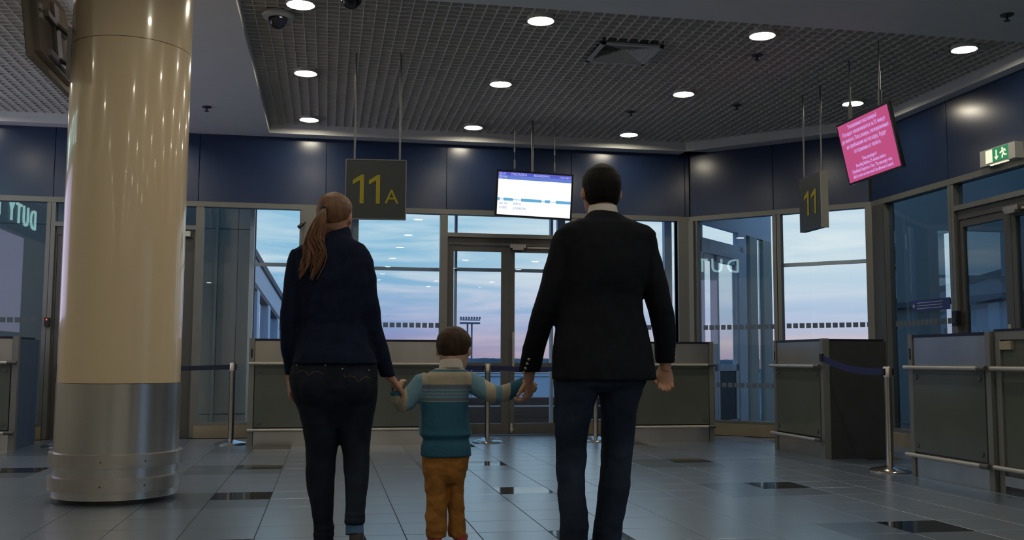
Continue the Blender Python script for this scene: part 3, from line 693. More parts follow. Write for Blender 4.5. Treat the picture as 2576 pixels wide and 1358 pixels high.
# lit shop front on the left wall (mirrored in the far left window)
sh = thing('shop_sign', 'lit DUTY FREE lettering mirrored in the far left window', 'shop sign', (-4.6, 9.0, 2.9))
MB().box(-4.615, -4.60, 6.6, 11.6, 2.82, 3.36).build('backboard', 'desk_dark', sh)
for ch, y in (('D', 7.66), ('U', 8.05), ('T', 8.40), ('Y', 8.75), ('F', 9.35), ('R', 9.68), ('E', 10.02), ('E', 10.35)):
    text_mesh('letter', ch, .44, 'shop_letter', Matrix.Translation((-4.585, y, 3.06)) @ Euler((PI/2, 0, PI/2)).to_matrix().to_4x4(), sh, sh['_o'], .012)
    text_mesh('letter_shadow', ch, .44, 'shop_red', Matrix.Translation((-4.597, y-.02, 3.075)) @ Euler((PI/2, 0, PI/2)).to_matrix().to_4x4(), sh, sh['_o'], .002)
sp2 = thing('shop_display', 'lilac lit shop display panel mirrored in the far left window', 'display', (-4.6, 9.0, 1.2))
MB().box(-4.615, -4.60, 8.05, 11.4, 1.3, 2.74).build('light_panel', 'shop_light', sp2)
f = MB(); f.box(-4.617, -4.59, 7.98, 8.05, 1.2, 2.8); f.box(-4.617, -4.59, 11.4, 11.47, 1.2, 2.8); f.box(-4.617, -4.59, 8.05, 11.4, 1.2, 1.3); f.build('frame', 'alu_light', sp2)

# ================================================================== COUNTERS
def counter(T, L, depth, label, origin, side_m='desk_dark', rails=True):
    t = thing('gate_counter', label, 'counter', origin, 'boarding gate counters')
    b = MB(); b.box(.012, L-.012, .03, depth, .0, 1.105, T); b.build('carcass', side_m, t)
    MB().box(0, .055, -.006, .06, 0, 1.13, T).build('corner_post', 'frame_alu', t); MB().box(L-.055, L, -.006, .06, 0, 1.13, T).build('corner_post', 'frame_alu', t)
    MB().box(.06, L-.06, .004, .03, .885, 1.105, T).build('upper_panel', 'steel', t)
    MB().box(.055, L-.055, -.004, depth, 1.105, 1.128, T).build('counter_top', 'counter_top', t)
    MB().box(.06, L-.06, .004, .03, .0, .158, T).build('kick_panel', 'steel', t)
    g = MB().box(.064, L-.064, -.012, .002, .20, .850, T).build('glass_panel', 'counter_glass', t)
    for u in (.115, L-.115):
        for z in (.255, .795): MB().cyl((u, -.02, z), (u, .004, z), .020, 16, T=T).build('standoff', 'frame_brown', g)
    for z in (.867, .174):
        r = MB().cyl((.0, -.045, z), (L-.02, -.045, z), .0165, 14, T=T).build('bumper_rail', 'alu_light', t, True)
        MB().cyl((L-.09, -.045, z), (L-.002, -.045, z), .019, 14, T=T).build('end_cap', 'frame_brown', r, True)
        for u in (.08, L/2, L-.12): MB().cyl((u, -.045, z), (u, .0, z), .008, 8, T=T).build('rail_bracket', 'frame_brown', r)
    MB().box(.018, .036, -.010, -.004, .93, 1.02, T).build('lock_plate', 'black_plastic', t)
    return t
counter(lambda u, w, z: (-.80+u, 10.82+w, z), 1.05, .58, 'steel and glass gate counter behind the woman', (-.28, 11.1, 0))
counter(lambda u, w, z: (.255+u, 10.82+w, z), 1.05, .58, 'steel and glass gate counter between woman and child', (.78, 11.1, 0))
counter(lambda u, w, z: (3.30+u, 10.82+w, z), 1.05, .58, 'steel and glass gate counter behind the man', (3.82, 11.1, 0))
counter(lambda u, w, z: (4.62+w, 9.815-u, z), 1.06, .66, 'dark sided gate counter under the number eleven sign', (4.95, 9.3, 0))
counter(lambda u, w, z: (4.655+w, 7.40-u, z), 1.02, .5, 'steel topped gate counter at the right edge beside the post', (4.9, 6.9, 0), 'frame_alu')
counter(lambda u, w, z: (-4.26+u, 10.72+w, z), 1.23, .76, 'gate counter with blue side panel at the left edge', (-3.6, 11.1, 0), 'desk_blue')
gt = thing('glass_gate', 'low framed glass gate cut by the right edge', 'gate', (4.7, 5.8, 0))
TG = lambda u, w, z: (4.68+w, 6.365-u, z)
f = MB(); f.box(0, .055, 0, .05, 0, 1.13, TG); f.box(1.15, 1.2, 0, .05, 0, 1.13, TG); f.box(.055, 1.15, 0, .05, 1.07, 1.13, TG); f.build('gate_frame', 'frame_alu', gt)
MB().box(.055, 1.15, .0, .05, .05, .12, TG).build('kick_rail', 'steel', gt)
MB().box(.055, 1.15, .015, .03, .12, 1.07, TG).build('glass_panel', 'counter_glass', gt)
MB().box(.0, 1.2, -.004, .06, 1.13, 1.145, TG).build('top_cap', 'counter_top', gt)
MB().box(.06, .18, -.01, .03, 1.0, 1.06, TG).build('hinge_plate', 'plinth_beige', gt)
for z in (.867, .174): MB().cyl((.0, -.04, z), (1.2, -.04, z), .0165, 14, T=TG).build('bumper_rail', 'alu_light', gt, True)

# ================================================================== BARRIER POSTS
def barrier(x, y, label):
    t = thing('barrier_post', label, 'barrier post', (x, y, 0), 'retractable belt barrier posts')
    MB().lathe([(0, 0), (.165, 0), (.168, .012), (.15, .026), (.06, .045), (.04, .055), (0, .055)], (x, y), 40).build('base', 'chrome', t, True)
    MB().lathe([(.031, .05), (.031, .80)], (x, y), 28).build('pole', 'chrome', t, True)
    MB().lathe([(.037, .785), (.037, .865), (.032, .872), (0, .872)], (x, y), 28).build('belt_head', 'steel_dull', t, True)
    k = MB(); k.box(x-.046, x+.046, y-.02, y+.02, .80, .855); k.build('belt_slot', 'black_plastic', t); return t
def belt(t, a, b, z0, z1, sag, m, hh=.025):
    a = Vector((*a, z0)); b = Vector((*b, z1)); n = 14; d = (b-a); side = Vector((-d.y, d.x, 0)).normalized()*.0012; k = MB(); vv = []
    for i in range(n+1):
        s = i/n; p = a+d*s - Vector((0, 0, 4*sag*s*(1-s)))
        vv += [p+side+Vector((0, 0, hh)), p-side+Vector((0, 0, hh)), p-side-Vector((0, 0, hh)), p+side-Vector((0, 0, hh))]
    fs = [(i*4+j, i*4+(j+1) % 4, i*4+4+(j+1) % 4, i*4+4+j) for i in range(n) for j in range(4)]+[(0, 1, 2, 3), (n*4+3, n*4+2, n*4+1, n*4)]
    k.add(vv, fs).build('belt', m, t)
p1 = barrier(-.992, 11.14, 'chrome belt post between the column and the left gate counter'); belt(p1, (-1.03, 11.14), (-2.67, 11.10), .825, .81, .012, 'belt_dark')
p2 = barrier(1.775, 11.05, 'chrome belt post between the child and the man'); belt(p2, (1.735, 11.05), (1.31, 11.05), .825, .825, .0, 'belt_navy'); belt(p2, (1.815, 11.05), (2.98, 11.05), .825, .825, .012, 'belt_navy')
p3 = barrier(3.02, 11.05, 'chrome belt post seen between the legs of the man'); belt(p3, (3.06, 11.05), (3.30, 11.05), .825, .83, 0, 'belt_navy')
p4 = barrier(4.63, 7.68, 'chrome belt post between the two right counters'); belt(p4, (4.62, 7.72), (4.61, 8.755), .835, .945, .045, 'belt_navy', .03)
MB().box(4.60, 4.625, 8.75, 8.80, .915, .985).build('belt_clip', 'black_plastic', p4)
p5 = barrier(-2.71, 11.10, 'chrome belt post mostly hidden behind the column foot')

# ================================================================== PEOPLE
W_TORSO = [(0.041,4.810,1.522,0.045,0.055), (0.042,4.790,1.485,0.071,0.075), (0.028,4.785,1.455,0.140,0.090), (0.016,4.780,1.422,0.176,0.100), (0.013,4.780,1.360,0.180,0.110), (0.017,4.780,1.293,0.177,0.115), (0.023,4.790,1.181,0.170,0.112), (0.028,4.800,1.078,0.160,0.105), (0.030,4.790,0.984,0.174,0.115), (0.037,4.780,0.937,0.186,0.125), (0.042,4.780,0.889,0.199,0.130)]
W_LARM = [(-0.140,4.790,1.426,0.034,0.040), (-0.151,4.790,1.376,0.042,0.052), (-0.163,4.790,1.291,0.042,0.056), (-0.169,4.790,1.179,0.045,0.055), (-0.176,4.810,1.048,0.045,0.050), (-0.175,4.835,0.955,0.038,0.042), (-0.171,4.860,0.880,0.028,0.035), (-0.166,4.875,0.835,0.025,0.031)]
W_RARM = [(0.154,4.790,1.434,0.035,0.040), (0.167,4.790,1.383,0.045,0.052), (0.178,4.790,1.297,0.049,0.055), (0.191,4.790,1.183,0.050,0.054), (0.209,4.810,1.071,0.051,0.050), (0.239,4.825,0.976,0.048,0.045), (0.267,4.840,0.901,0.041,0.040), (0.294,4.850,0.828,0.037,0.036)]
W_HIPS = [(0.041,4.790,0.909,0.194,0.115), (0.034,4.780,0.835,0.206,0.135), (0.038,4.775,0.779,0.204,0.140), (0.046,4.785,0.722,0.194,0.130), (0.054,4.800,0.657,0.175,0.100), (0.059,4.800,0.593,0.161,0.070)]
W_LLEG = [(-0.054,4.790,0.751,0.101,0.100), (-0.035,4.790,0.667,0.087,0.100), (-0.024,4.790,0.603,0.082,0.095), (-0.015,4.800,0.528,0.077,0.085), (-0.015,4.805,0.455,0.071,0.075), (-0.018,4.800,0.382,0.068,0.070), (-0.014,4.790,0.310,0.062,0.068), (-0.006,4.780,0.229,0.052,0.060), (0.002,4.780,0.147,0.046,0.050), (0.006,4.780,0.066,0.041,0.050)]
W_RLEG = [(0.142,4.790,0.750,0.100,0.100), (0.139,4.790,0.667,0.089,0.100), (0.139,4.790,0.601,0.080,0.095), (0.139,4.780,0.528,0.070,0.085), (0.146,4.750,0.458,0.061,0.075), (0.147,4.710,0.389,0.058,0.070), (0.145,4.660,0.323,0.052,0.066), (0.142,4.600,0.260,0.045,0.056), (0.137,4.545,0.207,0.045,0.050), (0.137,4.530,0.191,0.040,0.048)]
M_TORSO = [(1.246,4.420,1.599,0.062,0.065), (1.258,4.410,1.559,0.111,0.085), (1.259,4.400,1.532,0.200,0.105), (1.256,4.400,1.500,0.235,0.120), (1.246,4.400,1.433,0.224,0.130), (1.243,4.400,1.360,0.213,0.135), (1.240,4.410,1.287,0.208,0.135), (1.233,4.420,1.206,0.197,0.130), (1.233,4.420,1.123,0.202,0.125), (1.239,4.420,1.050,0.217,0.130), (1.241,4.415,0.968,0.231,0.140), (1.244,4.410,0.887,0.239,0.148), (1.248,4.410,0.824,0.245,0.150)]
M_LARM = [(1.060,4.410,1.503,0.038,0.045), (1.054,4.410,1.466,0.051,0.065), (1.034,4.410,1.357,0.058,0.070), (1.009,4.420,1.247,0.061,0.070), (0.979,4.450,1.139,0.059,0.066), (0.961,4.500,1.050,0.057,0.060), (0.951,4.560,0.964,0.054,0.056), (0.944,4.610,0.885,0.053,0.053), (0.942,4.630,0.853,0.053,0.052)]
M_RARM = [(1.435,4.410,1.518,0.040,0.045), (1.443,4.410,1.477,0.053,0.065), (1.468,4.410,1.366,0.058,0.070), (1.490,4.410,1.255,0.062,0.070), (1.521,4.420,1.145,0.059,0.066), (1.544,4.440,1.054,0.054,0.060), (1.555,4.460,0.976,0.049,0.055), (1.562,4.480,0.899,0.045,0.052)]
M_HIPS = [(1.248,4.420,0.923,0.222,0.130), (1.235,4.420,0.851,0.219,0.140), (1.226,4.420,0.797,0.210,0.135), (1.224,4.430,0.772,0.196,0.100)]
M_LLEG = [(1.118,4.420,0.815,0.103,0.115), (1.118,4.420,0.770,0.102,0.110), (1.110,4.430,0.688,0.089,0.105), (1.102,4.440,0.611,0.077,0.095), (1.103,4.460,0.519,0.070,0.085), (1.096,4.440,0.403,0.064,0.080), (1.095,4.420,0.308,0.061,0.075), (1.100,4.400,0.233,0.064,0.075), (1.104,4.390,0.178,0.066,0.080), (1.097,4.390,0.134,0.062,0.075), (1.093,4.390,0.043,0.060,0.075)]
M_RLEG = [(1.327,4.420,0.815,0.108,0.115), (1.324,4.420,0.770,0.100,0.110), (1.323,4.440,0.688,0.083,0.105), (1.325,4.460,0.609,0.077,0.095), (1.327,4.480,0.514,0.073,0.088), (1.321,4.480,0.428,0.070,0.082), (1.308,4.470,0.330,0.070,0.080), (1.294,4.470,0.246,0.069,0.078), (1.283,4.480,0.163,0.067,0.077), (1.272,4.490,0.046,0.066,0.080)]
C_TORSO = [(0.609,4.960,0.870,0.070,0.050), (0.601,4.950,0.854,0.095,0.065), (0.592,4.950,0.833,0.117,0.078), (0.584,4.950,0.784,0.121,0.085), (0.578,4.950,0.724,0.120,0.088), (0.577,4.950,0.647,0.122,0.090), (0.583,4.950,0.569,0.128,0.095), (0.585,4.950,0.545,0.130,0.102), (0.587,4.950,0.524,0.112,0.085), (0.588,4.950,0.490,0.124,0.096), (0.589,4.950,0.439,0.125,0.098)]
C_HIPS = [(0.589,4.950,0.471,0.117,0.080), (0.586,4.950,0.404,0.117,0.085), (0.584,4.950,0.336,0.103,0.070), (0.586,4.950,0.307,0.097,0.050)]
C_LLEG = [(0.532,4.950,0.395,0.062,0.075), (0.539,4.950,0.337,0.058,0.072), (0.547,4.950,0.260,0.054,0.066), (0.544,4.940,0.166,0.052,0.062), (0.541,4.930,0.091,0.051,0.060), (0.544,4.930,0.049,0.048,0.058)]
C_RLEG = [(0.641,4.950,0.393,0.059,0.075), (0.643,4.970,0.333,0.044,0.070), (0.643,4.980,0.254,0.040,0.062), (0.647,4.980,0.157,0.041,0.058), (0.650,4.980,0.080,0.045,0.058), (0.652,4.980,0.041,0.043,0.055)]

def remesh(mb, name, mats, voxel, parent, smooth=4, fac=.5, regions=(), wrinkle=None):
    """join the overlapping shapes into one continuous skin"""
    base = parent['_o']; me = bpy.data.meshes.new(name); me.from_pydata([tuple(v-Vector(base)) for v in mb.v], [], mb.f)
    bm = bmesh.new(); bm.from_mesh(me); bmesh.ops.remove_doubles(bm, verts=bm.verts, dist=1e-6); bmesh.ops.recalc_face_normals(bm, faces=bm.faces); bm.to_mesh(me); bm.free()
    t = bpy.data.objects.new('tmp', me); col.objects.link(t)
    r = t.modifiers.new('r', 'REMESH'); r.mode = 'VOXEL'; r.voxel_size = voxel; r.use_smooth_shade = True
    if smooth: s = t.modifiers.new('s', 'SMOOTH'); s.iterations = smooth; s.factor = fac
    if wrinkle:
        tex = bpy.data.textures.new(name+'_folds', 'CLOUDS'); tex.noise_scale = wrinkle[1]; tex.noise_depth = 1
        d = t.modifiers.new('d', 'DISPLACE'); d.texture = tex; d.strength = wrinkle[0]; d.mid_level = .5; d.texture_coords = 'LOCAL'
    dg = bpy.context.evaluated_depsgraph_get(); out = bpy.data.meshes.new_from_object(t.evaluated_get(dg)); out.name = name
    bpy.data.objects.remove(t)
    out.materials.clear()
    for m in mats: out.materials.append(MATS[m])
    idx = [0]*len(out.polygons)
    for (c_, rad, mi) in regions:
        c_ = Vector(c_)-Vector(base)
        for p in out.polygons:
            q = p.center-c_
            if q.x**2/rad[0]**2+q.y**2/rad[1]**2+q.z**2/rad[2]**2 < 1: idx[p.index] = mi
    out.polygons.foreach_set('material_index', idx); out.polygons.foreach_set('use_smooth', [True]*len(out.polygons)); out.update()
    o = bpy.data.objects.new(name, out); col.objects.link(o); o.parent = parent; o['_o'] = list(base); return o

HEAD = [(0, .16, .15, .14), (.04, .215, .22, .115), (.12, .265, .30, .075), (.22, .30, .365, .035), (.35, .325, .41, .005), (.5, .34, .432, -.01), (.65, .345, .436, -.02), (.78, .322, .405, -.025), (.88, .26, .33, -.03), (.95, .165, .21, -.03), (.985, .08, .10, -.03), (1.0, .02, .025, -.03)]
def head_frame(chin, H, yaw, pitch):
    R = Matrix.Rotation(-yaw, 3, 'Z') @ Matrix.Rotation(pitch, 3, 'X')
    piv = Vector((0, -.05*H, .25*H))
    return lambda x, y, z: Vector(chin) + piv + R @ (Vector((x*H, y*H, z*H))-piv)
def head_shape(mb, FR, fn=None, seg=36, sub=3):
    rows = []
    for (a, b) in zip(HEAD[:-1], HEAD[1:]):
        for k in range(sub): s = k/sub; rows.append(tuple(p+(q-p)*s for p, q in zip(a, b)))
    rows.append(HEAD[-1]); vs_ = []
    for (t, rx, ry, cy_) in rows:
        for j in range(seg):
            an = 2*PI*j/seg; f_ = fn(t, an) if fn else 1.0
            vs_.append(FR(rx*f_*math.cos(an), cy_+ry*f_*math.sin(an), t+(0 if fn is None or t < .8 else (f_-1)*.45*((t-.8)/.2))))
    n = len(rows)
    mb.add(vs_, [(i*seg+j, i*seg+(j+1) % seg, (i+1)*seg+(j+1) % seg, (i+1)*seg+j) for i in range(n-1) for j in range(seg)]+[tuple(reversed(range(seg))), tuple(range((n-1)*seg, n*seg))])
def head_face(mb, FR, H):
    head_shape(mb, FR)
    mb.tube([FR(0, .40, .56), FR(0, .445, .46), FR(0, .485, .36)], [.030*H, .042*H, .058*H], 10, True)          # nose
    mb.ell(FR(0, .395, .215), (.085*H, .035*H, .030*H), 12, 8)                                                   # mouth
    for s in (-1, 1):
        mb.ell(FR(s*.368, -.04, .44), (.034*H, .066*H, .118*H), 12, 8, Matrix.Rotation(s*-.25, 3, 'Z'))
        mb.ell(FR(s*.145, .365, .50), (.055*H, .045*H, .032*H), 10, 6)                                           # eyelids
def face_regions(FR, H):
    return [(FR(s*.145, .40, .50), (.045*H, .06*H, .022*H), 1) for s in (-1, 1)] + [(FR(0, .42, .215), (.08*H, .06*H, .026*H), 2)]
def hairline(front, side, back, thick, soft=.05):
    def fn(t, a):
        n = math.sin(a)            # +1 face, -1 nape
        lim = side+(front-side)*max(0, n)**.7 if n > 0 else side+(back-side)*(-n)**.6
        k = max(0, min(1, (t-lim)/.03+.5)); g = max(0, min(1, (t-lim)/soft)); return .90+(1.025+(thick-1.025)*g-.90)*k
    return fn

def hand(mb, wrist, d, pn, L, thumb_side, curl=.5, spread=.05, thumb_curl=.35):
    """palm, four unequal bent fingers and a thumb; d = reach, pn = the way the palm faces"""
    d = Vector(d).normalized(); pn = Vector(pn); pn = (pn-d*pn.dot(d)).normalized(); w = d.cross(pn).normalized()*thumb_side
    W = Vector(wrist); k = L/.185
    pts = [W-d*.03*k, W, W+d*.03*k, W+d*.06*k, W+d*.09*k, W+d*.098*k]; ra = [(.027, .020), (.026, .019), (.034, .018), (.041, .017), (.041, .015), (.036, .011)]
    seg = 16; vs_ = []
    for p_, (a, b) in zip(pts, ra):
        for j in range(seg): an = 2*PI*j/seg; vs_.append(p_+w*a*k*math.cos(an)+pn*b*k*math.sin(an))
    n = len(pts); mb.add(vs_, [(i*seg+j, i*seg+(j+1) % seg, (i+1)*seg+(j+1) % seg, (i+1)*seg+j) for i in range(n-1) for j in range(seg)]+[tuple(reversed(range(seg))), tuple(range((n-1)*seg, n*seg))])
    for off, ln, r in ((.031, .072, .0092), (.0105, .080, .0097), (-.0105, .074, .0092), (-.031, .058, .0080)):
        p_ = W+d*(.086 if abs(off) < .02 else .080)*k+w*off*k*1.0; dd = (d+w*off*spread*14).normalized(); P = [p_, ]; R = [r*k]
        for q, fr in enumerate((.45, .31, .24)):
            ang = curl*(.9, 1.15, .8)[q]; ax = dd.cross(pn)
            dd = (Matrix.Rotation(ang, 3, ax) @ dd).normalized(); pn2 = pn
            p_ = p_+dd*ln*k*fr; P.append(p_); R.append(r*k*(1-.10*(q+1)))
        mb.tube(P, R, 10, True)
    p_ = W+d*.028*k+w*.030*k+pn*.006*k; dd = (d*.75+w*.62+pn*.25).normalized(); P = [W+d*.015*k+w*.018*k, p_]; R = [.014*k, .0125*k]
    for ln in (.036, .028):
        p_ = p_+dd*ln*k; P.append(p_); R.append(.0108*k if ln > .03 else .0092*k); dd = (dd-w*thumb_curl*1.3+pn*.25+d*.2).normalized()
    mb.tube(P, R, 10, True)
def foot(mb, a, b, w, h):
    a, b = Vector(a), Vector(b); d = b-a
    mb.tube([a-d*.04, a, a+d*.25, a+d*.55, a+d*.82, b, b+d*.03], [(w*.45, h*.5), (w*.62, h*.85), (w*.68, h*.95), (w*.92, h*.72), (w, h*.55), (w*.75, h*.42), (w*.3, h*.25)], 18)
def shoe(name, parent, a, b, w, h, m, sole='shoe_sole'):
    t = MB(); foot(t, a, b, w, h); o = remesh(t, name, [m], .006, parent, 2)
    a, b = Vector(a), Vector(b); d = b-a; s = MB(); dn = Vector((0, 0, -h*.55)); s.tube([a-d*.05+dn, a+d*.3+dn, a+d*.8+dn, b+d*.04+dn], [(w*.6, .012), (w*.66, .011), (w*.98, .010), (w*.5, .009)], 16); s.build('sole', sole, o, True)
    return o

# ---- the man ----------------------------------------------------------------
man = thing('person', 'man seen from behind in black blazer and blue jeans, holding the child by the hand', 'person', (1.22, 4.43, 0), 'family of three walking away')
FRm = head_frame((1.247, 4.455, 1.575), .247, 0.0, 0.0)
b = MB(); head_face(b, FRm, .247)
b.loft([(1.247, 4.43, 1.66, .058, .062), (1.247, 4.425, 1.60, .060, .062), (1.25, 4.42, 1.54, .085, .075), (1.25, 4.41, 1.47, .16, .09)])
b.loft(M_TORSO[2:], k=.78); b.loft(M_HIPS, k=.8); b.loft(M_LLEG[1:], k=.72); b.loft(M_RLEG[1:], k=.72)
b.loft(M_LARM[:-1], k=.62); b.loft(M_RARM[:-1], k=.62)
b.tube([(.944, 4.61, .885), (.943, 4.635, .845), (.945, 4.648, .815)], [.030, .027, .025], 14)
hand(b, (.946, 4.655, .832), (.02, .20, -1), (-.62, .45, 0), .190, -1, .72, .03, .3)
b.tube([(1.560, 4.47, .93), (1.563, 4.482, .87)], [.030, .027], 14)
hand(b, (1.562, 4.482, .890), (.02, .04, -1), (-.15, -1, 0), .185, 1, .70, .02, .5)
for x, y in ((1.095, 4.39), (1.275, 4.49)): foot(b, (x, y-.05, .045), (x, y+.17, .035), .034, .04)
remesh(b, 'body', ['skin', 'eye_dark', 'lips'], .0055, man, 3, .4, face_regions(FRm, .247))
b = MB(); head_shape(b, FRm, hairline(.80, .42, .07, 1.085, .25)); remesh(b, 'hair', ['hair_dark'], .006, man, 3, .4)
b = MB(); b.loft(M_TORSO, 36, 2.25); b.loft(M_LARM); b.loft(M_RARM)
for sgn, a in ((-1, M_LARM), (1, M_RARM)): b.tube([(1.25+sgn*.10, 4.40, 1.505), (1.25+sgn*.172, 4.405, 1.488), (a[1][0], 4.41, 1.462)], [.060, .052, .05], 14)
jk = remesh(b, 'blazer', ['jacket_black'], .008, man, 5, .5, wrinkle=(.010, .10))
for (x, y, z) in ((.906, 4.567, .845), (.911, 4.552, .866), (.916, 4.537, .887), (.921, 4.522, .908)): MB().ell((x-.003, y-.005, z+.008), (.008, .006, .007), 10, 6).build('cuff_button', 'button_metal', jk, True)
for z in (.925, .945, .965): MB().ell((1.602, 4.455, z), (.005, .006, .007), 10, 6).build('cuff_button', 'button_metal', jk, True)
b = MB(); vs_ = []
for (r, z, dz) in ((.072, 1.582, 0), (.070, 1.600, .004), (.065, 1.626, .006), (.060, 1.618, .006), (.062, 1.582, 0)):
    for j in range(36): a = 2*PI*j/36; vs_.append((1.247+r*math.cos(a), 4.428+r*.98*math.sin(a), z-(.012 if math.sin(a) > 0 else -.0)*math.sin(a)))
b.add(vs_, [(i*36+j, i*36+(j+1) % 36, (i+1) % 5*36+(j+1) % 36, (i+1) % 5*36+j) for i in range(5) for j in range(36)]).build('shirt_collar', 'shirt_white', man, True)
b = MB(); b.loft(M_HIPS, 32, 2.2); b.loft(M_LLEG); b.loft(M_RLEG); remesh(b, 'jeans', ['jeans_man'], .008, man, 4, .5, wrinkle=(.012, .07))
shoe('shoe', man, (1.093, 4.33, .052), (1.090, 4.60, .045), .048, .055, 'shoe_dark'); shoe('shoe', man, (1.272, 4.43, .052), (1.285, 4.70, .045), .048, .055, 'shoe_dark')

# ---- the woman --------------------------------------------------------------
wom = thing('person', 'woman seen from behind with long blond ponytail, navy jacket and dark jeans', 'person', (.05, 4.75, 0), 'family of three walking away')
HW = .226; FRw = head_frame((.022, 4.815, 1.478), HW, math.radians(24), 0.0)
b = MB(); head_face(b, FRw, HW)
b.loft([(.045, 4.80, 1.56, .047, .052), (.042, 4.80, 1.50, .048, .052), (.035, 4.79, 1.45, .07, .06), (.02, 4.785, 1.40, .13, .08)])
b.loft(W_TORSO[2:], k=.78); b.loft(W_HIPS, k=.82); b.loft(W_LLEG, k=.75); b.loft(W_RLEG, k=.75); b.loft(W_LARM, k=.66); b.loft(W_RARM, k=.66)
b.tube([(-.168, 4.868, .85), (-.166, 4.882, .80)], [.021, .020], 12); hand(b, (-.166, 4.88, .815), (.05, .10, -1), (1, -.1, 0), .165, 1, .45)
b.tube([(.288, 4.847, .845), (.312, 4.858, .815)], [.022, .021], 12); hand(b, (.312, 4.858, .822), (.55, .12, -.80), (-.55, -.1, -.6), .165, 1, .34, .04, .1)
foot(b, (.006, 4.745, .045), (.010, 4.93, .03), .03, .036); foot(b, (.137, 4.515, .125), (.152, 4.68, .045), .03, .036)
b.tube([(.137, 4.55, .21), (.137, 4.527, .15)], [.033, .034], 12); b.tube([(.006, 4.78, .1), (.006, 4.775, .05)], [.034, .034], 12)
remesh(b, 'body', ['skin', 'eye_dark', 'lips'], .0055, wom, 3, .4, face_regions(FRw, HW))
hb = MB(); head_shape(hb, FRw, hairline(.82, .50, .30, 1.09, .12)); hr = remesh(hb, 'hair', ['hair_blond'], .006, wom, 3, .4)
# ponytail: locks that leave the tie and wave down the back
tie = Vector((-.026, 4.700, 1.608)); random.seed(11); b = MB()
def lock(pts, r0):
    P = []; n = 14
    for i in range(n+1):
        s = i/n*(len(pts)-1); k = min(int(s), len(pts)-2); u = s-k
        p0 = pts[max(k-1, 0)]; p1_ = pts[k]; p2_ = pts[k+1]; p3_ = pts[min(k+2, len(pts)-1)]
        P.append(.5*((2*p1_)+(p2_-p0)*u+(2*p0-5*p1_+4*p2_-p3_)*u*u+(3*p1_-p0-3*p2_+p3_)*u**3))
    R = [(r0*(.55+.6*math.sin(min(1, i/n*1.6)*PI*.55))*(1-(i/n)**2.2)+.0012) for i in range(n+1)]
    b.tube(P, R, 8)
for k in range(84):
    e = random.gauss(0, 1); f_ = random.gauss(0, 1); L_ = random.uniform(.72, 1.0)
    if k % 4 == 0: path = [(-.040, 4.655, 1.570), (-.068, 4.650, 1.49), (-.088, 4.655, 1.41), (-.096, 4.66, 1.34), (-.125, 4.665, 1.275)]
    else: path = [(-.036, 4.650, 1.575), (-.056, 4.645, 1.50), (-.066, 4.648, 1.44), (-.040, 4.655, 1.37), (-.070, 4.660, 1.272)]
    pts = [tie+Vector((random.uniform(-.012, .012), .012, random.uniform(-.012, .012)))]
    for q, (x, y, z) in enumerate(path):
        sp_ = (.010, .018, .022, .018, .010)[q]
        pts.append(Vector((x+e*sp_*.62+random.uniform(-.004, .004), y+f_*sp_*.35+.0*q, 1.605-(1.605-z)*L_)))
    lock(pts, random.uniform(.0034, .0060))
pt = b.build('ponytail', 'hair_blond', wom, True)
b = MB(); tor = []
for i in range(20):
    a = 2*PI*i/20; tor.append(tie+Vector((.0145*math.cos(a), -.004+.005*math.cos(a), .0145*math.sin(a))))
b.tube(tor+[tor[0]], [.0045]*21, 8); b.build('hair_tie', 'black_plastic', pt, True)
b = MB(); b.loft(W_TORSO, 36, 2.2); b.loft(W_LARM); b.loft(W_RARM)
b.loft([(.044, 4.805, 1.545, .050, .054), (.044, 4.80, 1.50, .064, .066), (.042, 4.79, 1.46, .09, .08)])
for sgn, a in ((-1, W_LARM), (1, W_RARM)): b.tube([(.03+sgn*.08, 4.782, 1.425), (.015+sgn*.13, 4.785, 1.402), (a[1][0], 4.79, 1.378)], [.055, .046, .042], 14)
remesh(b, 'jacket', ['jacket_navy'], .0075, wom, 4, .5, wrinkle=(.010, .085))
b = MB(); b.loft(W_HIPS, 32, 2.15); b.loft(W_LLEG); b.loft(W_RLEG)
b.ell((-.045, 4.715, .785), (.085, .085, .095)); b.ell((.125, 4.715, .785), (.085, .085, .095))
for z, r in ((.135, .049), (.105, .050), (.078, .049)): b.loft([(.004, 4.78, z-.014, r-.006, .05), (.004, 4.78, z, r, .056), (.004, 4.78, z+.014, r-.006, .05)])
for p_, r in (((.138, 4.555, .222), .048), ((.137, 4.540, .198), .049)): b.loft([(p_[0], p_[1], p_[2]-.012, r-.006, .048), (p_[0], p_[1], p_[2], r, .054), (p_[0], p_[1], p_[2]+.012, r-.006, .048)])
jn = remesh(b, 'jeans', ['jeans_woman'], .0075, wom, 3, .5, wrinkle=(.006, .06))
def on_back(x, z):
    o = jn; hit = o.ray_cast(Vector((x, 4.0, z))-Vector(wom['_o']), Vector((0, 1, 0)))
    return (hit[1]+Vector(wom['_o'])) if hit[0] else Vector((x, 4.65, z))
bpy.context.view_layer.update()
for pts in ([(-.132, .848), (-.115, .858), (-.095, .856), (-.078, .838), (-.060, .853), (-.038, .856), (-.010, .842)], [(.078, .845), (.085, .826), (.105, .836), (.128, .832), (.148, .808), (.162, .826), (.185, .832), (.205, .822)]):
    P = [on_back(x, z)-Vector((0, .002, 0)) for x, z in pts]; b = MB(); b.tube(P, [.0017]*len(P), 6); b.build('pocket_stitching', 'stitch_orange', jn)
for x, z in ((-.135, .884), (-.005, .884), (.072, .868), (.195, .862)): q = on_back(x, z); MB().ell((q.x, q.y-.001, q.z), (.004, .003, .004), 8, 6).build('rivet', 'button_metal', jn)
b = MB(); b.tube([(.137, 4.548, .215), (.137, 4.532, .18), (.138, 4.522, .145)], [.040, .039, .040], 16); b.build('sock', 'sock_blue', wom, True)
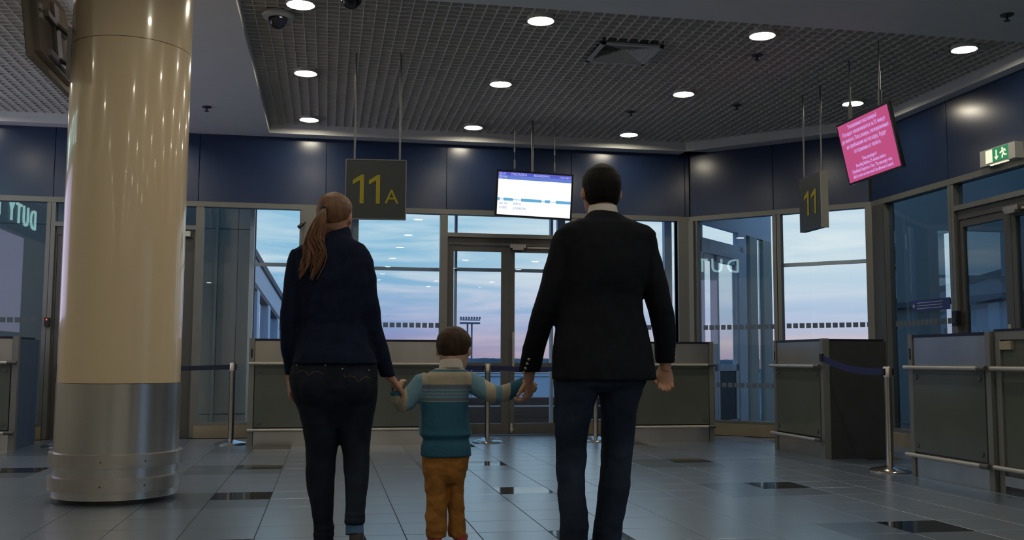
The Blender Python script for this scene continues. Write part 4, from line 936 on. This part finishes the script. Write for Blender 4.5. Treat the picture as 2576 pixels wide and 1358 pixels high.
shoe('shoe', wom, (.006, 4.725, .048), (.010, 4.965, .040), .042, .05, 'shoe_dark'); shoe('shoe', wom, (.141, 4.495, .142), (.166, 4.70, .050), .046, .058, 'shoe_dark')

# ---- the child --------------------------------------------------------------
def sweater_material():
    m = mat('sweater_knit', (.02, .12, .20), .9, bump=.3, bscale=70); nt = m.node_tree; N = nt.nodes; L = nt.links; bs = N['Principled BSDF']
    tc = N.new('ShaderNodeTexCoord'); sp_ = N.new('ShaderNodeSeparateXYZ'); L.new(tc.outputs['Object'], sp_.inputs[0])
    teal, cream, sky, grey, line = (.024, .125, .20), (.42, .37, .28), (.15, .29, .38), (.13, .16, .20), (.30, .36, .38)
    def ramp(stops, lo, hi, src):
        mr = N.new('ShaderNodeMapRange'); mr.inputs[1].default_value = lo; mr.inputs[2].default_value = hi; L.new(src, mr.inputs[0])
        r = N.new('ShaderNodeValToRGB'); r.color_ramp.interpolation = 'CONSTANT'; e = r.color_ramp.elements
        while len(e) < len(stops): e.new(.5)
        for a, (p_, c_) in zip(e, stops): a.position = max(0, min(1, (p_-lo)/(hi-lo))); a.color = (*c_, 1)
        L.new(mr.outputs[0], r.inputs[0]); return r.outputs[0]
    body = ramp([(.40, teal), (.706, line), (.711, grey), (.726, sky), (.736, grey), (.740, sky), (.752, grey), (.757, sky), (.768, grey), (.790, cream), (.853, teal), (.862, cream)], .40, .95, sp_.outputs[2])
    # sleeves: bands by distance out from the shoulder (object origin x = body centre)
    rsl = ramp([(.0, sky), (.085, teal), (.10, sky), (.185, cream), (.228, sky), (.252, cream), (.285, teal)], 0, .40, sp_.outputs[0])
    lneg = N.new('ShaderNodeMath'); lneg.operation = 'MULTIPLY'; lneg.inputs[1].default_value = -1; L.new(sp_.outputs[0], lneg.inputs[0])
    lsl = ramp([(.0, sky), (.195, cream), (.30, cream)], 0, .4, lneg.outputs[0])
    zt = N.new('ShaderNodeMath'); zt.operation = 'GREATER_THAN'; zt.inputs[1].default_value = .738; L.new(sp_.outputs[2], zt.inputs[0])
    xt = N.new('ShaderNodeMath'); xt.operation = 'GREATER_THAN'; xt.inputs[1].default_value = .212; L.new(lneg.outputs[0], xt.inputs[0])
    cf = N.new('ShaderNodeMath'); cf.operation = 'MULTIPLY'; L.new(zt.outputs[0], cf.inputs[0]); L.new(xt.outputs[0], cf.inputs[1])
    def mix(fac, a, b_):
        x = N.new('ShaderNodeMix'); x.data_type = 'RGBA'; L.new(fac, x.inputs[0])
        for s, k in ((a, 6), (b_, 7)):
            if isinstance(s, tuple): x.inputs[k].default_value = (*s, 1)
            else: L.new(s, x.inputs[k])
        return x.outputs[2]
    def gt(src, v): q = N.new('ShaderNodeMath'); q.operation = 'GREATER_THAN'; q.inputs[1].default_value = v; L.new(src, q.inputs[0]); return q.outputs[0]
    l2 = mix(cf.outputs[0], lsl, teal)
    c1 = mix(gt(sp_.outputs[0], .122), body, rsl); c2 = mix(gt(lneg.outputs[0], .122), c1, l2)
    L.new(c2, bs.inputs['Base Color'])
sweater_material()
kid = thing('person', 'small child seen from behind in a striped blue sweater and ochre trousers, between the adults', 'person', (.585, 4.95, 0), 'family of three walking away')
HC = .212; FRc = (lambda g: (lambda x, y, z: g(x*1.09, y*1.04, z)))(head_frame((.622, 4.995, .862), HC, math.radians(24), math.radians(-14)))
CLA = [(.500, 4.95, .822), (.470, 4.945, .800), (.420, 4.938, .742), (.385, 4.930, .700), (.372, 4.918, .697), (.352, 4.895, .722), (.343, 4.888, .752), (.341, 4.886, .764)]
CLR = [.036, .050, .050, .047, .045, .040, .036, .034]
CRA = [(.675, 4.95, .826), (.705, 4.948, .806), (.765, 4.915, .766), (.815, 4.862, .742), (.850, 4.815, .748), (.890, 4.755, .770), (.930, 4.705, .797), (.938, 4.698, .803)]
CRR = [.036, .050, .049, .046, .042, .038, .035, .034]
b = MB(); head_face(b, FRc, HC)
b.loft([(.620, 4.965, .945, .040, .044), (.615, 4.962, .90, .040, .044), (.607, 4.957, .865, .05, .045), (.595, 4.95, .82, .09, .06)])
b.loft(C_TORSO[2:], k=.78); b.loft(C_HIPS, k=.8); b.loft(C_LLEG, k=.72); b.loft(C_RLEG, k=.72)
b.tube(CLA, [r*.62 for r in CLR], 12); b.tube(CRA, [r*.62 for r in CRR], 12)
b.tube([CLA[-2], (.350, 4.884, .775)], [.019, .017], 10); hand(b, (.350, 4.886, .772), (.30, .10, .8), (.4, .3, -.3), .085, 1, .95)
b.tube([CRA[-2], (.946, 4.674, .806)], [.019, .018], 10); hand(b, (.944, 4.672, .808), (.62, -.10, -.70), (-.15, .9, -.2), .095, 1, .85)
foot(b, (.544, 4.90, .035), (.544, 5.02, .028), .024, .03); foot(b, (.652, 4.95, .035), (.662, 5.07, .028), .024, .03)
remesh(b, 'body', ['skin_child', 'eye_dark', 'lips'], .0045, kid, 3, .4, face_regions(FRc, HC))
b = MB(); head_shape(b, FRc, hairline(.72, .42, .24, 1.14, .22)); remesh(b, 'hair', ['hair_brown'], .006, kid, 3, .4)
b = MB(); b.loft(C_TORSO, 32, 2.2); b.tube(CLA, CLR, 16); b.tube(CRA, CRR, 16)
remesh(b, 'sweater', ['sweater_knit'], .006, kid, 3, .5, wrinkle=(.006, .06))
b = MB(); vs_ = []
for (r, z) in ((.062, .866), (.060, .885), (.054, .910), (.049, .906), (.05, .866)):
    for j in range(32): a = 2*PI*j/32; vs_.append((.612+r*math.cos(a), 4.963+r*.95*math.sin(a), z-.008*math.sin(a)))
b.add(vs_, [(i*32+j, i*32+(j+1) % 32, (i+1) % 5*32+(j+1) % 32, (i+1) % 5*32+j) for i in range(5) for j in range(32)]).build('shirt_collar', 'shirt_white', kid, True)
b = MB(); b.loft(C_HIPS, 28, 2.2); b.loft(C_LLEG); b.loft(C_RLEG); remesh(b, 'trousers', ['trousers_ochre'], .006, kid, 3, .5, wrinkle=(.015, .045))
shoe('shoe', kid, (.544, 4.885, .034), (.542, 5.045, .030), .036, .038, 'shoe_red'); shoe('shoe', kid, (.660, 4.935, .034), (.690, 5.09, .030), .036, .038, 'shoe_red')
